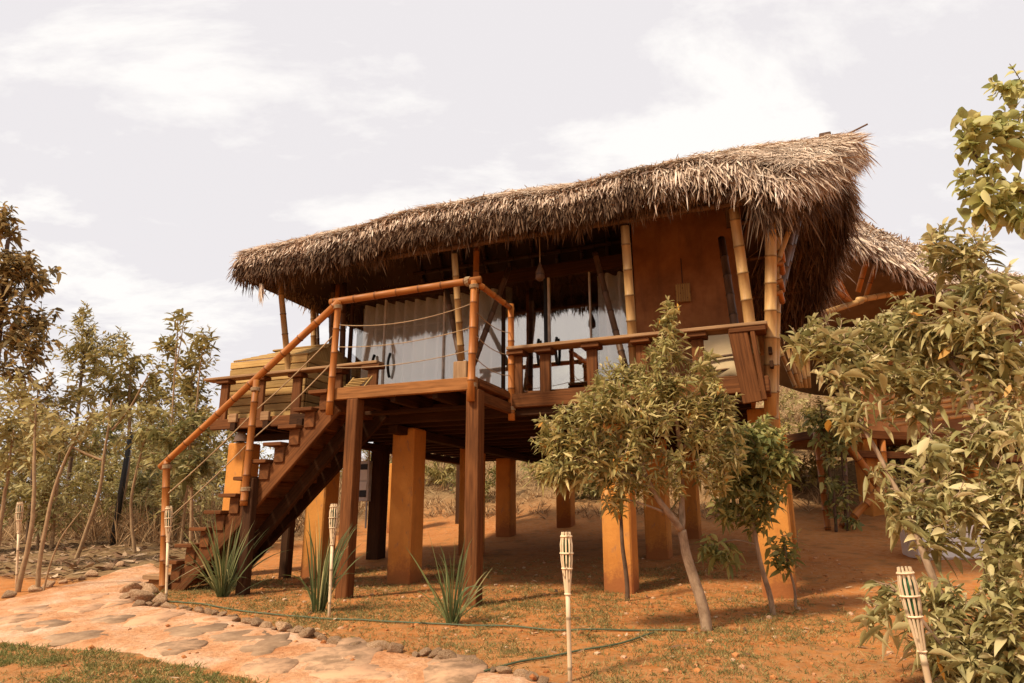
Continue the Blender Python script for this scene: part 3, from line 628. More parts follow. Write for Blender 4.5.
# walls and glazing (v = 2.2)
WV = 2.2
wl = MB()
wl.beam((2.06, WV + 0.06, 2.97), (2.06, WV + 0.06, 5.56), 1.46, 0.12, (0, 1, 0))
wl.build('front_wall', M['wall'], H)
b = MB(); b.beam((2.72, WV + 0.13, 4.1), (2.42, 6.24, 4.1), 0.12, 2.3); b.build('side_wall', M['wall'], H)
b = MB(); b.beam((-0.5, 6.3, 4.1), (2.45, 6.3, 4.1), 0.10, 2.3); b.beam((-0.50, 2.34, 4.1), (-0.50, 6.24, 4.1), 0.08, 2.2); b.build('back_wall', M['inner'], H)  # partition added and left bay left open so daylight backs the left curtain
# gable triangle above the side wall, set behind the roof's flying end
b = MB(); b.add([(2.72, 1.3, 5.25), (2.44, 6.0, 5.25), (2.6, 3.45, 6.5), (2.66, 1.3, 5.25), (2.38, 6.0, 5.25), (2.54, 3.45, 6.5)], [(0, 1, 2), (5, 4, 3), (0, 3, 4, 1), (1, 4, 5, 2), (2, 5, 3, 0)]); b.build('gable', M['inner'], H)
b = MB(); b.beam((-3.35, WV + 0.04, 5.0), (1.32, WV + 0.04, 5.0), 0.14, 0.2); b.beam((-3.35, WV + 0.04, 3.06), (1.32, WV + 0.04, 3.06), 0.10, 0.07); b.beam((-3.33, WV + 0.1, 5.0), (-3.33, 6.2, 5.0), 0.14, 0.2)
b.build('wall_plate', M['wood_dark'], H)
gw = MB(); gw.beam((-0.60, WV, 4.0), (0.70, WV, 4.0), 0.008, 1.80, ch=0.001); glass = gw.build('glass_doors', M['glass'], H)
MB().beam((-3.26, WV, 4.0), (-0.64, WV, 4.0), 0.008, 1.80, ch=0.001).build('glass_pane', M['glass_soft'], glass)
MB().beam((0.72, WV, 4.0), (1.27, WV, 4.0), 0.008, 1.80, ch=0.001).build('glass_pane', M['glass_soft'], glass)
for u, w_, mm_ in [(-3.3, 0.06, 'wood_dark'), (-2.66, 0.03, 'frame'), (-1.6, 0.03, 'frame'), (-0.62, 0.05, 'wood_dark'), (0.04, 0.05, 'black'), (0.09, 0.035, 'frame'), (0.70, 0.022, 'frame'), (1.29, 0.08, 'wood_dark')]:
    MB().beam((u, WV - 0.004, 3.1), (u, WV - 0.004, 4.9), w_, 0.05, (0, 1, 0)).build('door_frame', M[mm_], glass)
for u, r_ in ((-2.81, 1), (-2.52, 1), (-0.06, 0.7), (0.21, 0.7)):
    MB().tube([(u + 0.0, WV - 0.035 - 0.055 * math.sin(t * math.pi / 8), 3.62 + (4.0 - 3.62) * t / 8 + (0 if r_ == 1 else -0.02)) for t in range(9)], 0.022, 8).build('handle', M['black'], glass, smooth=True)
MB().box((0.07, WV - 0.04, 3.83), 0.20, 0.05, 0.16).build('lock_plate', M['black'], glass)
gs = MB(); gs.beam((-3.33, WV + 0.1, 4.0), (-3.33, 4.4, 4.0), 0.008, 1.8, ch=0.001); g2 = gs.build('side_glass', M['clear'], H)
for v in (2.5, 2.85, 3.3, 3.9, 4.4): MB().beam((-3.34, v, 3.05), (-3.34, v, 5.0), 0.09, 0.07, (0, 1, 0)).build('window_post', M['wood_dark'], g2)
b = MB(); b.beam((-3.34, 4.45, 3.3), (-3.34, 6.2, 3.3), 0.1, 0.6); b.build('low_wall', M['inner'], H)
# plastered hump under the bench at right front (sill of the wall)
MB().box((1.95, WV - 0.09, 3.16), 1.5, 0.16, 0.36, 0.03).build('wall_seat', M['wall'], H)
# roof struts
def strut(p0, p1, r_, m_='bamboo_y', name='roof_strut'):
    return MB().bamboo(p0, p1, r_, node=0.3).build(name, M[m_], H, smooth=True)
strut((-0.72, 1.05, 3.50), (-0.69, 0.72, 4.85), 0.045)
strut((-0.75, 1.10, 3.45), (-1.26, 1.6, 4.70), 0.04, 'bamboo_dark')
strut((-0.60, 1.15, 3.45), (-0.35, 1.75, 4.95), 0.04, 'bamboo_dark')
strut((-0.60, 1.2, 3.5), (-0.60, 1.2, 5.1), 0.045, 'bamboo')
strut((1.51, 1.15, 3.02), (1.56, 0.72, 4.85), 0.058)
strut((1.43, 1.2, 3.05), (0.94, 1.65, 4.95), 0.042, 'bamboo_dark')
strut((2.86, 1.15, 3.02), (2.79, 0.72, 4.85), 0.062)
strut((2.70, 1.25, 3.05), (2.55, 1.9, 5.0), 0.05, 'bamboo_dark')
strut((2.95, 1.25, 2.60), (3.17, 0.85, 4.80), 0.066)
strut((2.96, 1.36, 2.40), (3.22, 1.30, 4.70), 0.052)
strut((3.03, 1.45, 3.6), (3.55, 1.9, 5.5), 0.05, 'bamboo_dark')
strut((3.03, 1.5, 3.6), (3.7, 2.6, 6.0), 0.05, 'bamboo_dark')
strut((3.12, 1.1, 4.15), (3.5, 0.9, 4.95), 0.03)
strut((-3.70, 1.45, 2.95), (-3.74, 0.95, 5.0), 0.048)
strut((-3.96, 2.3, 2.95), (-4.15, 2.2, 5.4), 0.05)
strut((-3.98, 2.45, 2.95), (-4.3, 2.5, 5.3), 0.036, 'bamboo_dark')
strut((-3.62, 2.2, 2.95), (-3.70, 2.2, 5.3), 0.055, 'bamboo_dark')
strut((-3.44, 2.25, 2.95), (-3.50, 2.2, 5.3), 0.05, 'bamboo_dark')
strut((-3.47, 2.05, 2.95), (-3.47, 2.0, 5.2), 0.04, 'bamboo')
MB().box((-0.70, 1.05, 3.33), 0.19, 0.18, 0.27).build('strut_block', M['grey_wood'], H)
MB().tube([(-3.62, 2.2, 4.1), (-3.74, 2.25, 4.5), (-3.80, 2.3, 4.75), (-3.7, 2.3, 4.9), (-3.5, 2.3, 4.95)], 0.035, 8).build('brace', M['bamboo_dark'], H, smooth=True)
for z in (4.26, 4.40, 4.05, 3.92):
    MB().tube([(2.93 + (z - 3) * .13, 1.1, z - 0.02), (3.06 + (z - 3) * .13, 1.05, z), (3.10 + (z - 3) * .1, 1.25, z - 0.05)], 0.035 if z > 3.8 else 0.03, 7).build('strut_knot', M['bamboo'], H, smooth=True)

# ---- thatched roof
RV, RZT = 3.4, 6.71
EV, EZ = 0.40, 5.27
def u_right(q): return np.interp(q, [0, 0.12, 0.3, 0.5, 0.72, 0.9, 1.0], [4.06, 4.22, 4.28, 4.12, 3.90, 3.62, 3.30])
def u_left(q): return np.interp(q, [0, 0.15, 0.5, 1.0], [-3.15, -3.35, -3.74, -4.06])
def surf(s, q, side=-1):
    """s along the ridge 0..1, q ridge->eave 0..1; side -1 front slope, +1 back slope"""
    s = np.asarray(s, float); q = np.asarray(q, float)
    uL, uR = u_left(q), u_right(q)
    u = uL + (uR - uL) * s
    z = RZT + (EZ - RZT) * q + 0.05 * np.sin(np.pi * q)
    z = z + 0.04 * np.sin(u * 1.9 + q * 3) * q + 0.012 * np.sin(u * 4.3 + 1)
    z = z - 0.30 * np.clip((s - 0.86) / 0.14, 0, 1)**1.5 * np.clip(q - 0.55, 0, 1) / 0.45
    z = z - 0.16 * np.clip((0.3 - s) / 0.3, 0, 1) * q
    v = RV + side * (RV - EV) * q
    return np.stack([u, v, z], -1)
def surf_frame(s, q, side):
    p = surf(s, q, side); e = 1e-3
    dq = nrm(surf(s, q + e, side) - p); ds = nrm(surf(s + e, q, side) - p)
    n_ = nrm(np.cross(ds, dq)); n_ = n_ * np.sign(n_[..., 2:3])
    return p, dq, ds, n_
roofm = MB()
def grid_patch(mb, fn, ns, nq, off=0, flip=False, mi=0):
    P = [[fn(i / ns, j / nq) for i in range(ns + 1)] for j in range(nq + 1)]
    vs = [tuple(p + np.array([0, 0, off])) for row in P for p in row]
    fs = [(j * (ns + 1) + i, j * (ns + 1) + i + 1, (j + 1) * (ns + 1) + i + 1, (j + 1) * (ns + 1) + i) for j in range(nq) for i in range(ns)]
    if flip: fs = [f[::-1] for f in fs]
    mb.add(vs, fs, None, mi)
TH = 0.26
for side in (-1, 1):
    grid_patch(roofm, lambda s, q: surf(s, q, side), 40, 14, 0, side > 0, 0)
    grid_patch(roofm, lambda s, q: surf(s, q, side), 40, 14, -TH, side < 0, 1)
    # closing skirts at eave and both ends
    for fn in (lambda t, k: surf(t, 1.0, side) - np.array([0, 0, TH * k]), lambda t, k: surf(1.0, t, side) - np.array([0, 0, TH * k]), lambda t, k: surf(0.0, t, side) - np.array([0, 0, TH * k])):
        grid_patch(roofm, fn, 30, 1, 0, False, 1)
# left hip: closes the triangle between the two slopes' left edges
def hip(t, q):
    a = surf(0.0, q, -1); b_ = surf(0.0, q, 1); p = a + (b_ - a) * t
    p[0] -= 0.08 * math.sin(math.pi * t) * q; return p
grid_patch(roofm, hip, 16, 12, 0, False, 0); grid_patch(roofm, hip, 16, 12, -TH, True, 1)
roof = roofm.build('thatched_roof', [M['thatch'], M['thatch_shaded']], H, smooth=True)

def thatch_blades(count, side, srange=(0, 1), qrange=(0, 1), clump=9, L_=(0.11, 0.31), Wb=(0.006, 0.015), yaw=1.1, lift=0.03, droop=0.0, inner=False):
    nc = count // clump
    s = rng.uniform(*srange, nc); q = rng.uniform(*qrange, nc)**0.92; cy = rng.normal(0, yaw * 0.7, nc); cl_ = rng.uniform(0, 1, nc)
    s = np.repeat(s, clump) + rng.normal(0, 0.006, nc * clump); q = np.clip(np.repeat(q, clump) + rng.normal(0, 0.018, nc * clump), 0, 1.0)
    Ln = rng.uniform(*L_, nc * clump)
    s = np.clip(s, 0, 1); q = np.minimum(q, 1 - Ln * 0.75 / 3.6)
    p, dq, ds, n_ = surf_frame(s, q, side)
    ya = np.repeat(cy, clump) + rng.normal(0, yaw * 0.55, nc * clump)
    D = dq * np.cos(ya)[:, None] + ds * np.sin(ya)[:, None] + n_ * (lift + rng.normal(0, 0.065, nc * clump))[:, None]
    Nn = n_ + rng.normal(0, 0.35, p.shape)
    h = rng.uniform(-0.02, 0.06, nc * clump) + np.repeat(cl_, clump) * 0.05
    Wd = rng.uniform(*Wb, nc * clump)
    return p + n_ * h[:, None], D, Nn, Ln, Wd, droop + rng.uniform(-0.1, 0.2, nc * clump)
def cat_arr(lst): return [np.concatenate([l[i] for l in lst]) for i in range(6)]
def mk(lst, shape=((0.35, 1.0), (0.75, 0.8))):
    return leaf_arrays(*cat_arr(lst), shape)
def fringe(fn, n, outv, L_=(0.2, 0.5), spread=0.35, depth=0.25, Wb=(0.007, 0.02), down=1.0):
    t = rng.uniform(0, 1, n); t = t + 0.004 * rng.normal(0, 1, n); t = np.clip(t, 0, 1)
    p = fn(t); clump_ = np.sin(t * 151) * 0.5 + np.sin(t * 67 + 1) * 0.5
    D = np.array([0, 0, -down])[None] + np.array(outv)[None] * rng.uniform(0.0, 0.9, n)[:, None] + rng.normal(0, spread, (n, 3))
    P = p + rng.normal(0, 0.035, (n, 3)) - np.array([0, 0, 1.0])[None] * rng.uniform(-0.03, depth, n)[:, None] - np.array(outv)[None] * rng.uniform(0, 0.10, n)[:, None]
    Ln = rng.uniform(*L_, n) * (1 + 0.35 * clump_)
    return P, D, np.array(outv)[None] + rng.normal(0, 0.5, (n, 3)), Ln, rng.uniform(*Wb, n), rng.uniform(0.0, 0.25, n)
lst = [thatch_blades(175000, -1), thatch_blades(9000, 1, qrange=(0, 1)),
       thatch_blades(5000, -1, srange=(0.9, 1.0), yaw=0.8, lift=0.06),
       thatch_blades(2600, -1, qrange=(0, 0.05), yaw=1.4, lift=0.03, droop=0.05, L_=(0.10, 0.24))]
# hip blades
t_ = rng.uniform(0, 1, 5000); q_ = rng.uniform(0, 1, 5000)**0.8
hp = np.array([hip(a, b_) for a, b_ in zip(t_, q_)])
lst.append((hp, np.array([-0.55, 0, -0.8])[None] + rng.normal(0, 0.35, hp.shape), np.array([-0.8, 0, 0.5])[None] + rng.normal(0, 0.3, hp.shape), rng.uniform(0.16, 0.34, 5000), rng.uniform(0.011, 0.026, 5000), rng.uniform(0, 0.3, 5000)))
lst.append(fringe(lambda t: surf(t, np.ones_like(t), -1), 9000, (0, -0.8, 0), (0.05, 0.14), depth=0.05))
lst.append(fringe(lambda t: surf(0.82 + 0.18 * t, np.ones_like(t), -1), 1300, (0.3, -1, 0), (0.14, 0.34), depth=0.10))
lst.append(fringe(lambda t: surf(np.ones_like(t), t, -1), 5500, (0.35, -0.3, 0), (0.14, 0.34), depth=0.12))
lst.append(fringe(lambda t: np.array([hip(a, 1.0) for a in t]), 1800, (-0.7, 0, 0), (0.06, 0.18), depth=0.10))
leaves_obj('palm_thatch', mk(lst), M['thatch'], roof)
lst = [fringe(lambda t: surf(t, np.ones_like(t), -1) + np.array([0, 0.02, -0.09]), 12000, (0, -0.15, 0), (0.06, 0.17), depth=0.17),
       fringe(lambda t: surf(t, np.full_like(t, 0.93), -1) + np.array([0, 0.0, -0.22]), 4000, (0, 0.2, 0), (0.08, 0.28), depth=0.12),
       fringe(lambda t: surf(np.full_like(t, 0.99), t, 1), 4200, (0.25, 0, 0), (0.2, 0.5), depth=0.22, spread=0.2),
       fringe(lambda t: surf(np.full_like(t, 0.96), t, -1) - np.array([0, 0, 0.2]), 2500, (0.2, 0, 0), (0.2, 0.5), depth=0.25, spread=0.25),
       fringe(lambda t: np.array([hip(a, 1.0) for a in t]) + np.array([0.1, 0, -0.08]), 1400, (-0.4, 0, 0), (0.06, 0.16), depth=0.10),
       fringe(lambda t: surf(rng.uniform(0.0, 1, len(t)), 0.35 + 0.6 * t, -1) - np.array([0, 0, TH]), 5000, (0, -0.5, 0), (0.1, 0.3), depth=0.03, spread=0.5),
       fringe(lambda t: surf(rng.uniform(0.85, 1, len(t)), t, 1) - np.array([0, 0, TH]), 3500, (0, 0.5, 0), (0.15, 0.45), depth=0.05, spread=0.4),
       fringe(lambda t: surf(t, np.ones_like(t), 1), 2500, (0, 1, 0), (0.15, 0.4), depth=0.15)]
leaves_obj('shaded_thatch', mk(lst), M['thatch_shaded'], roof)  # darker blades stand in for the shade below the eave
lst = [fringe(lambda t: surf(np.ones_like(t), t**1.2, 1), 1500, (0.8, 0.1, 0), (0.2, 0.5), depth=0.16, spread=0.2)]
leaves_obj('palm_thatch', mk(lst), M['thatch'], roof)
# ridge end pole, rafters under the slopes, wall-plate beams
MB().box((4.02, RV, 6.93), 0.16, 0.13, 0.16).build('ridge_block', M['bamboo_dark'], roof)
MB().bamboo((3.9, RV + 0.05, 6.82), (4.58, RV - 0.1, 6.99), 0.014).build('ridge_pole', M['bamboo_dark'], roof)
MB().tube([(-3.6, RV, 6.55), (-3.45, RV, 6.74), (-3.3, RV, 6.84), (-3.1, RV, 6.86)], [0.03, 0.06, 0.07, 0.05], 8).build('ridge_cap', M['black'], roof, smooth=True)
b = MB()
for s in np.linspace(0.03, 0.97, 16):
    for side in (-1, 1):
        a = surf(s, 0.02, side) - np.array([0, 0, TH + 0.05]); c = surf(s, 0.97, side) - np.array([0, 0, TH + 0.05]); b.bamboo(a, c, 0.035, 8)
for q in (0.2, 0.45, 0.7, 0.9):
    for side in (-1, 1):
        a = surf(0.02, q, side) - np.array([0, 0, TH + 0.12]); c = surf(0.97, q, side) - np.array([0, 0, TH + 0.12]); b.bamboo(a, c, 0.04, 8)
b.build('rafters', M['bamboo_dark'], roof, smooth=True)
_tp = np.tile(np.array([[-3.62, 0.46, 4.74]]), (26, 1)) + rng.normal(0, 0.012, (26, 3))
leaves_obj('hanging_tuft', leaf_arrays(_tp, np.array([[0.12, 0, -1.0]]) + rng.normal(0, 0.10, (26, 3)), rng.normal(0, 1, (26, 3)), rng.uniform(0.2, 0.38, 26), rng.uniform(0.012, 0.022, 26), np.zeros(26)), M['thatch'], roof)

# ------------------------------------------------------------------ things on and in the house
def curtain(u0, u1, v, label):
    mb = MB(); n_ = int((u1 - u0) / 0.016); vs = []; fs = []
    for i in range(n_ + 1):
        u = u0 + (u1 - u0) * i / n_
        a_ = math.sin(u * 2 * math.pi / 0.19 + 0.9 * math.sin(u * 5)); w_ = 0.10 * math.copysign(abs(a_) ** 0.7, a_) + 0.012 * math.sin(u * 31)
        for z in (3.09, 3.7, 4.3, 4.88): vs.append((u, v + w_ * (1 if z < 4.5 else 0.8), z))
    for i in range(n_):
        for j in range(3): fs.append((i * 4 + j, i * 4 + 4 + j, i * 4 + 5 + j, i * 4 + 1 + j))
    mb.add(vs, fs)
    # local frame of the house
    p = hw((u0 + u1) / 2, v, 3.09)
    mb.v = [((x - (u0 + u1) / 2), y - v, z - 3.09) for x, y, z in mb.v]
    o = mb.build('curtain', M['curtain'], None, p, -HOUSE_A, smooth=True) if False else None
    o = mb.build('curtain', M['curtain'], smooth=True); o.location = p; o.rotation_euler = (0, 0, -HOUSE_A)
    tag(o, label, 'curtain'); return o
curtain(-3.22, -0.55, WV + 0.14, 'long white pleated curtain behind the glass beside the balcony')
curtain(0.78, 1.28, WV + 0.14, 'narrow white pleated curtain next to the orange wall')
# slatted tub with hipped slatted lid
T = empty('hot_tub', hw(-4.1, 1.95, 2.92), -HOUSE_A); tag(T, 'pale slatted wooden tub with sloping slatted lid on the side deck', 'hot tub')
L0, D0, Z1 = 0.73, 0.68, 0.93
def slats(a, c, n_, h, out, name):
    b = MB()
    for k in range(n_):
        z = 0.01 + (k + 0.5) * h; j = random.uniform(-0.004, 0.004)
        b.beam((a[0] + out[0] * j, a[1] + out[1] * j, z), (c[0] + out[0] * j, c[1] + out[1] * j, z), 0.035, h - 0.010)
    return b.build(name, M['tub'], T)
slats((-L0, -D0), (L0, -D0), 8, 0.117, (0, -1), 'side_panel'); slats((-L0, D0), (L0, D0), 8, 0.117, (0, 1), 'side_panel')
slats((L0, -D0 + 0.02), (L0, D0 - 0.02), 8, 0.117, (1, 0), 'side_panel'); slats((-L0, -D0 + 0.02), (-L0, D0 - 0.02), 8, 0.117, (-1, 0), 'side_panel')
b = MB(); b.box((0, 0, 0.45), 2 * L0 - 0.08, 2 * D0 - 0.08, 0.9); b.build('lining', M['wood_dark'], T)
b = MB()
for sgn in (-1, 1):
    for k in range(7):
        t = (k + 0.5) / 7; v = sgn * (D0 + 0.02) * (1 - t); z = Z1 + 0.02 + 0.30 * t; w_ = 0.03
        b.beam((-L0 + 0.02 + (0.5 * t if True else 0), v, z), (L0 + 0.02 - 0.12 * t, v, z), 0.112, 0.026, (0, sgn * 0.36, 1))
b.box((0.05, 0, Z1 + 0.335), 1.15, 0.08, 0.03)
b.build('lid', M['tub'], T)
b = MB(); b.add([(L0 + 0.01, -D0, Z1 + 0.01), (L0 + 0.01, D0, Z1 + 0.01), (L0 - 0.12, 0, Z1 + 0.32), (L0 - 0.06, -D0, Z1 + 0.01), (L0 - 0.06, D0, Z1 + 0.01), (L0 - 0.18, 0, Z1 + 0.31)], [(0, 1, 2), (5, 4, 3), (0, 3, 4, 1), (1, 4, 5, 2), (2, 5, 3, 0)]); b.build('lid_end', M['tub'], T)
# meter box
T = empty('meter_box', hw(-3.52, 3.14, 1.86), -HOUSE_A); tag(T, 'small grey electric meter box on the dark timber post under the floor', 'meter box')
MB().box((0, 0, 0.26), 0.20, 0.10, 0.66).build('case', M['grey'], T)
MB().box((0, -0.052, 0.36), 0.14, 0.012, 0.16).build('dial_plate', M['white'], T); MB().box((0, -0.052, 0.18), 0.14, 0.012, 0.13).build('dial_plate', M['white'], T)
MB().box((0, -0.053, 0.49), 0.13, 0.012, 0.09).build('window', M['black'], T); MB().box((0, -0.053, 0.05), 0.13, 0.012, 0.11).build('window', M['black'], T)
MB().tube([(0.05, 0, -0.05), (0.055, 0, -0.5)], 0.016, 8).build('pipe', M['grey'], T); MB().tube([(0.05, 0, 0.57), (0.05, 0, 0.85)], 0.016, 8).build('pipe', M['grey'], T)
# metal cap on the left pillar
T = empty('pillar_bracket', hw(-4.55, 1.33, 2.64), -HOUSE_A); tag(T, 'small grey metal bracket on top of the orange pillar beside the stairs', 'lamp')
b = MB(); b.tube([(0, 0, 0.0), (0, 0, 0.10), (0, 0, 0.14)], [0.105, 0.075, 0.05], 12); b.build('lamp_shade', M['grey'], T, smooth=True)  # body of the metal bracket, holds no lamp
MB().tube([(0, 0, -0.02), (0, 0, 0.02)], 0.06, 10).build('bracket_base', M['black'], T)
# wall lamp
T = empty('wall_lamp', hw(1.99, WV - 0.075, 4.28), -HOUSE_A); tag(T, 'small slatted bamboo lamp on the orange wall', 'lamp')
b = MB()
for k in range(7): b.tube([(-0.09 + k * 0.03, 0 if k not in (0, 6) else 0.03, 0.0), (-0.09 + k * 0.03, 0 if k not in (0, 6) else 0.03, 0.26)], 0.008, 6)
b.build('lamp_shade', M['bamboo_y'], T)
MB().box((0, 0.03, 0.13), 0.17, 0.05, 0.245).build('back_plate', M['tub'], T); MB().tube([(0, 0.03, 0.24), (0, 0.03, 0.62)], 0.006, 5).build('cord', M['black'], T)
# hanging ornament
T = empty('hanging_ornament', hw(0.39, 1.0, 4.42), -HOUSE_A); tag(T, 'woven brown ornament hanging under the eave before the glass doors', 'ornament')
MB().tube([(0, 0, 0.2), (0, 0, 0.75)], 0.006, 5).build('cord', M['rope'], T)
MB().tube([(0, 0, 0), (0, 0, 0.03), (0, 0, 0.12), (0, 0, 0.18), (0, 0, 0.24)], [0.035, 0.06, 0.055, 0.03, 0.012], 10).build('basket', M['bamboo_dark'], T, smooth=True)
# lounge chair with cream cushion
T = empty('lounge_chair', hw(2.47, 1.62, 3.035), -HOUSE_A); tag(T, 'cream cushioned bamboo chair behind the plank rail by the orange wall', 'chair')
cu = MB(); n1_, n2_ = 12, 10; vs = []; fs = []
for sgn in (-1, 1):
    for j in range(n2_ + 1):
        for i in range(n1_ + 1):
            a, c = i / n1_ * 2 - 1, j / n2_ * 2 - 1
            th = 0.085 * (max(0, 1 - a**4) * max(0, 1 - c**4))**0.5
            x = 0.27 * a * (1 - 0.10 * c * c) * (1 + 0.05 * math.sin(3 * c)); z = 0.31 * c * (1 - 0.08 * a * a)
            vs.append((x, sgn * th - 0.12 * (-c) * 0.6, 0.36 + z + 0.02 * math.sin(a * 4)))
    o = 0 if sgn < 0 else (n1_ + 1) * (n2_ + 1)
    for j in range(n2_):
        for i in range(n1_):
            f = (o + j * (n1_ + 1) + i, o + j * (n1_ + 1) + i + 1, o + (j + 1) * (n1_ + 1) + i + 1, o + (j + 1) * (n1_ + 1) + i); fs.append(f if sgn < 0 else f[::-1])
cu.add(vs, fs); cu.build('cushion', M['cushion'], T, smooth=True)
b = MB()
for x in (-0.3, 0.3): b.bamboo((x, -0.2, 0.0), (x, 0.25, 0.75), 0.02); b.bamboo((x, 0.3, 0.0), (x, -0.1, 0.35), 0.02)
b.bamboo((-0.36, -0.14, 0.30), (0.36, -0.14, 0.34), 0.016); b.bamboo((-0.3, -0.2, 0.12), (0.3, -0.05, 0.2), 0.016); b.bamboo((-0.33, 0.25, 0.72), (0.33, 0.25, 0.72), 0.02)
b.build('frame', M['bamboo_dark'], T)
# folding slatted chair on the balcony, mostly hidden by the beam
T = empty('slatted_chair', hw(-2.05, 0.60, 3.02), -HOUSE_A); tag(T, 'low slatted wooden chair at the left end of the balcony', 'chair'); T.scale = (0.7, 0.7, 0.7)
b = MB()
for k in range(6): b.beam((-0.16 + k * 0.01, -0.12 + k * 0.05, 0.16 + k * 0.042), (0.20 + k * 0.01, -0.12 + k * 0.05, 0.16 + k * 0.042), 0.05, 0.02)
b.build('backrest', M['tub'], T)
b = MB()
for x in (-0.18, 0.23): b.beam((x, -0.16, 0.02), (x + 0.04, 0.2, 0.42), 0.03, 0.04)
b.build('frame', M['tub'], T)
b = MB()
for x in (-0.16, 0.21):
    for y in (-0.15, 0.16): b.beam((x, y, 0.0), (x, y, 0.16), 0.03, 0.03)
b.build('legs', M['tub'], T)

# ------------------------------------------------------------------ neighbouring hut (right, behind)
NA = R(15)
NP = sight(850, 433, 13.0); NZ = 1.42
NH = empty('thatched_hut', (NP.x, NP.y, 0), 0); NH.rotation_euler = (0, 0, NA)
tag(NH, 'second thatched hut on braced bamboo stilts half hidden behind the big tree', 'house')
nR = NH.matrix_basis.copy(); 
def nl(x, y, z): return Vector((x, y, z))
nca, nsa = math.cos(NA), math.sin(NA)
def n_in(p):   # world -> hut frame
    dx_, dy_ = p.x - NP.x, p.y - NP.y
    return Vector((dx_ * nca + dy_ * nsa, -dx_ * nsa + dy_ * nca, p.z))
def ng(x, y): return ground(NP.x + x * nca - y * nsa, NP.y + x * nsa + y * nca)
DZ = 3.12
b = MB()
for k in range(22): b.beam((-0.6, 0.07 + k * 0.142, DZ), (6.0, 0.07 + k * 0.142, DZ), 0.13, 0.035)
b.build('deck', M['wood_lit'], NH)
b = MB(); b.beam((-0.6, -0.03, DZ - 0.05), (6.0, -0.03, DZ - 0.05), 0.06, 0.16); b.beam((-0.6, 0.05, DZ - 0.42), (6.0, 0.05, DZ - 0.42), 0.10, 0.13); b.beam((-0.62, 0, DZ - 0.05), (-0.62, 3.2, DZ - 0.05), 0.06, 0.16)
b.build('deck_beam', M['wood'], NH)
for x, y in ((0.62, 0.35), (3.2, 0.35), (5.6, 0.35), (0.62, 2.9), (3.2, 2.9), (5.6, 2.9)):
    MB().beam((x, y, ng(x, y) - 0.2), (x, y, DZ - 0.08), 0.32, 0.32, (0, 1, 0), 0.016).build('pillar', M['pillar'], NH)
for p0, p1 in (((-0.45, 0.0), (1.0, 1)), ((-0.35, 1), (0.55, 0))):
    pass
def bw(px0, py0, px1, py1, d0, d1, r_, m_='bamboo', name='brace'):
    MB().bamboo(n_in(sight(px0, py0, d0)), n_in(sight(px1, py1, d1)), r_, node=0.3).build(name, M[m_], NH, smooth=True)
bw(838, 432, 902, 518, 12.8, 12.9, 0.075); bw(842, 528, 893, 476, 12.7, 12.6, 0.075)
bw(816, 430, 828, 530, 12.8, 12.6, 0.06, 'bamboo', 'stilt'); bw(843, 440, 848, 536, 12.8, 12.6, 0.05, 'bamboo_dark', 'stilt'); bw(882, 440, 888, 512, 13.2, 13.2, 0.06, 'bamboo', 'stilt')
for a, c in ((777, 343), (785, 338), (790, 332), (799, 333), (806, 336)):
    bw(a + (797 - a) * 0.0, c, 796 + (a - 777) * 0.45, 388, 12.6, 12.7, 0.045, 'bamboo_y', 'rail_pole')
bw(808, 318, 862, 301, 12.4, 12.8, 0.06, 'bamboo_y', 'rail'); bw(858, 300, 905, 292, 12.8, 13.4, 0.06, 'bamboo_y', 'rail')
bw(828, 262, 851, 304, 12.2, 12.8, 0.055, 'bamboo', 'roof_strut'); bw(824, 283, 852, 303, 12.2, 12.8, 0.055, 'bamboo', 'roof_strut')
bw(870, 248, 858, 292, 12.4, 12.8, 0.055, 'bamboo', 'roof_strut'); bw(878, 258, 866, 296, 12.8, 13.0, 0.045, 'bamboo', 'roof_strut')
bw(964, 285, 966, 330, 13.2, 13.4, 0.075, 'bamboo_y', 'roof_strut'); bw(972, 287, 971, 330, 13.4, 13.5, 0.07, 'bamboo_y', 'roof_strut'); bw(950, 290, 951, 330, 13.4, 13.6, 0.05, 'bamboo', 'roof_strut')
b = MB()
for k in range(7):
    b.bamboo(n_in(sight(890 - (k % 3) * 4, 392 + k * 5.5, 11.8 + 0.1 * k)), n_in(sight(1024, 372 + k * 6, 13.0)), 0.04, 8, 0.3)
b.build('bamboo_railing', M['bamboo_y'], NH, smooth=True)
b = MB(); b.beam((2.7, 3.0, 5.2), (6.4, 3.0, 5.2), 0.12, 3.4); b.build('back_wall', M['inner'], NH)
b = MB(); b.beam((2.4, 2.2, 4.2), (6.4, 2.2, 4.2), 0.10, 2.2); b.build('front_wall', M['wall'], NH)
F0 = n_in(sight(826, 225, 11.6)); F1 = n_in(sight(1075, 325, 15.2)); R0 = n_in(sight(834, 216, 14.0)); R1 = n_in(sight(1060, 288, 17.2)); Bk = Vector((0, 4.5, -2.3))
def nsurf(s, q):
    s = np.asarray(s, float)[..., None]; q = np.asarray(q, float)[..., None]
    f = np.array(F0) + (np.array(F1) - np.array(F0)) * s; r_ = np.array(R0) + (np.array(R1) - np.array(R0)) * s
    p = r_ + (f - r_) * q
    p[..., 2] += 0.10 * np.sin(np.pi * q[..., 0]) - 0.10 * np.sin(np.pi * s[..., 0]) + 0.05 * np.sin(s[..., 0] * 17)
    return p
rm = MB()
grid_patch(rm, lambda s, q: nsurf(s, q), 16, 6, 0, False, 0); grid_patch(rm, lambda s, q: nsurf(s, q), 16, 6, -0.25, True, 1)
grid_patch(rm, lambda s, q: nsurf(s, 0.0) + np.array([0, 4.0, -2.6]) * q, 16, 6, 0, True, 0)
grid_patch(rm, lambda s, q: nsurf(s, 0.0) + np.array([0, 4.0, -2.6]) * q, 16, 6, -0.25, False, 1)
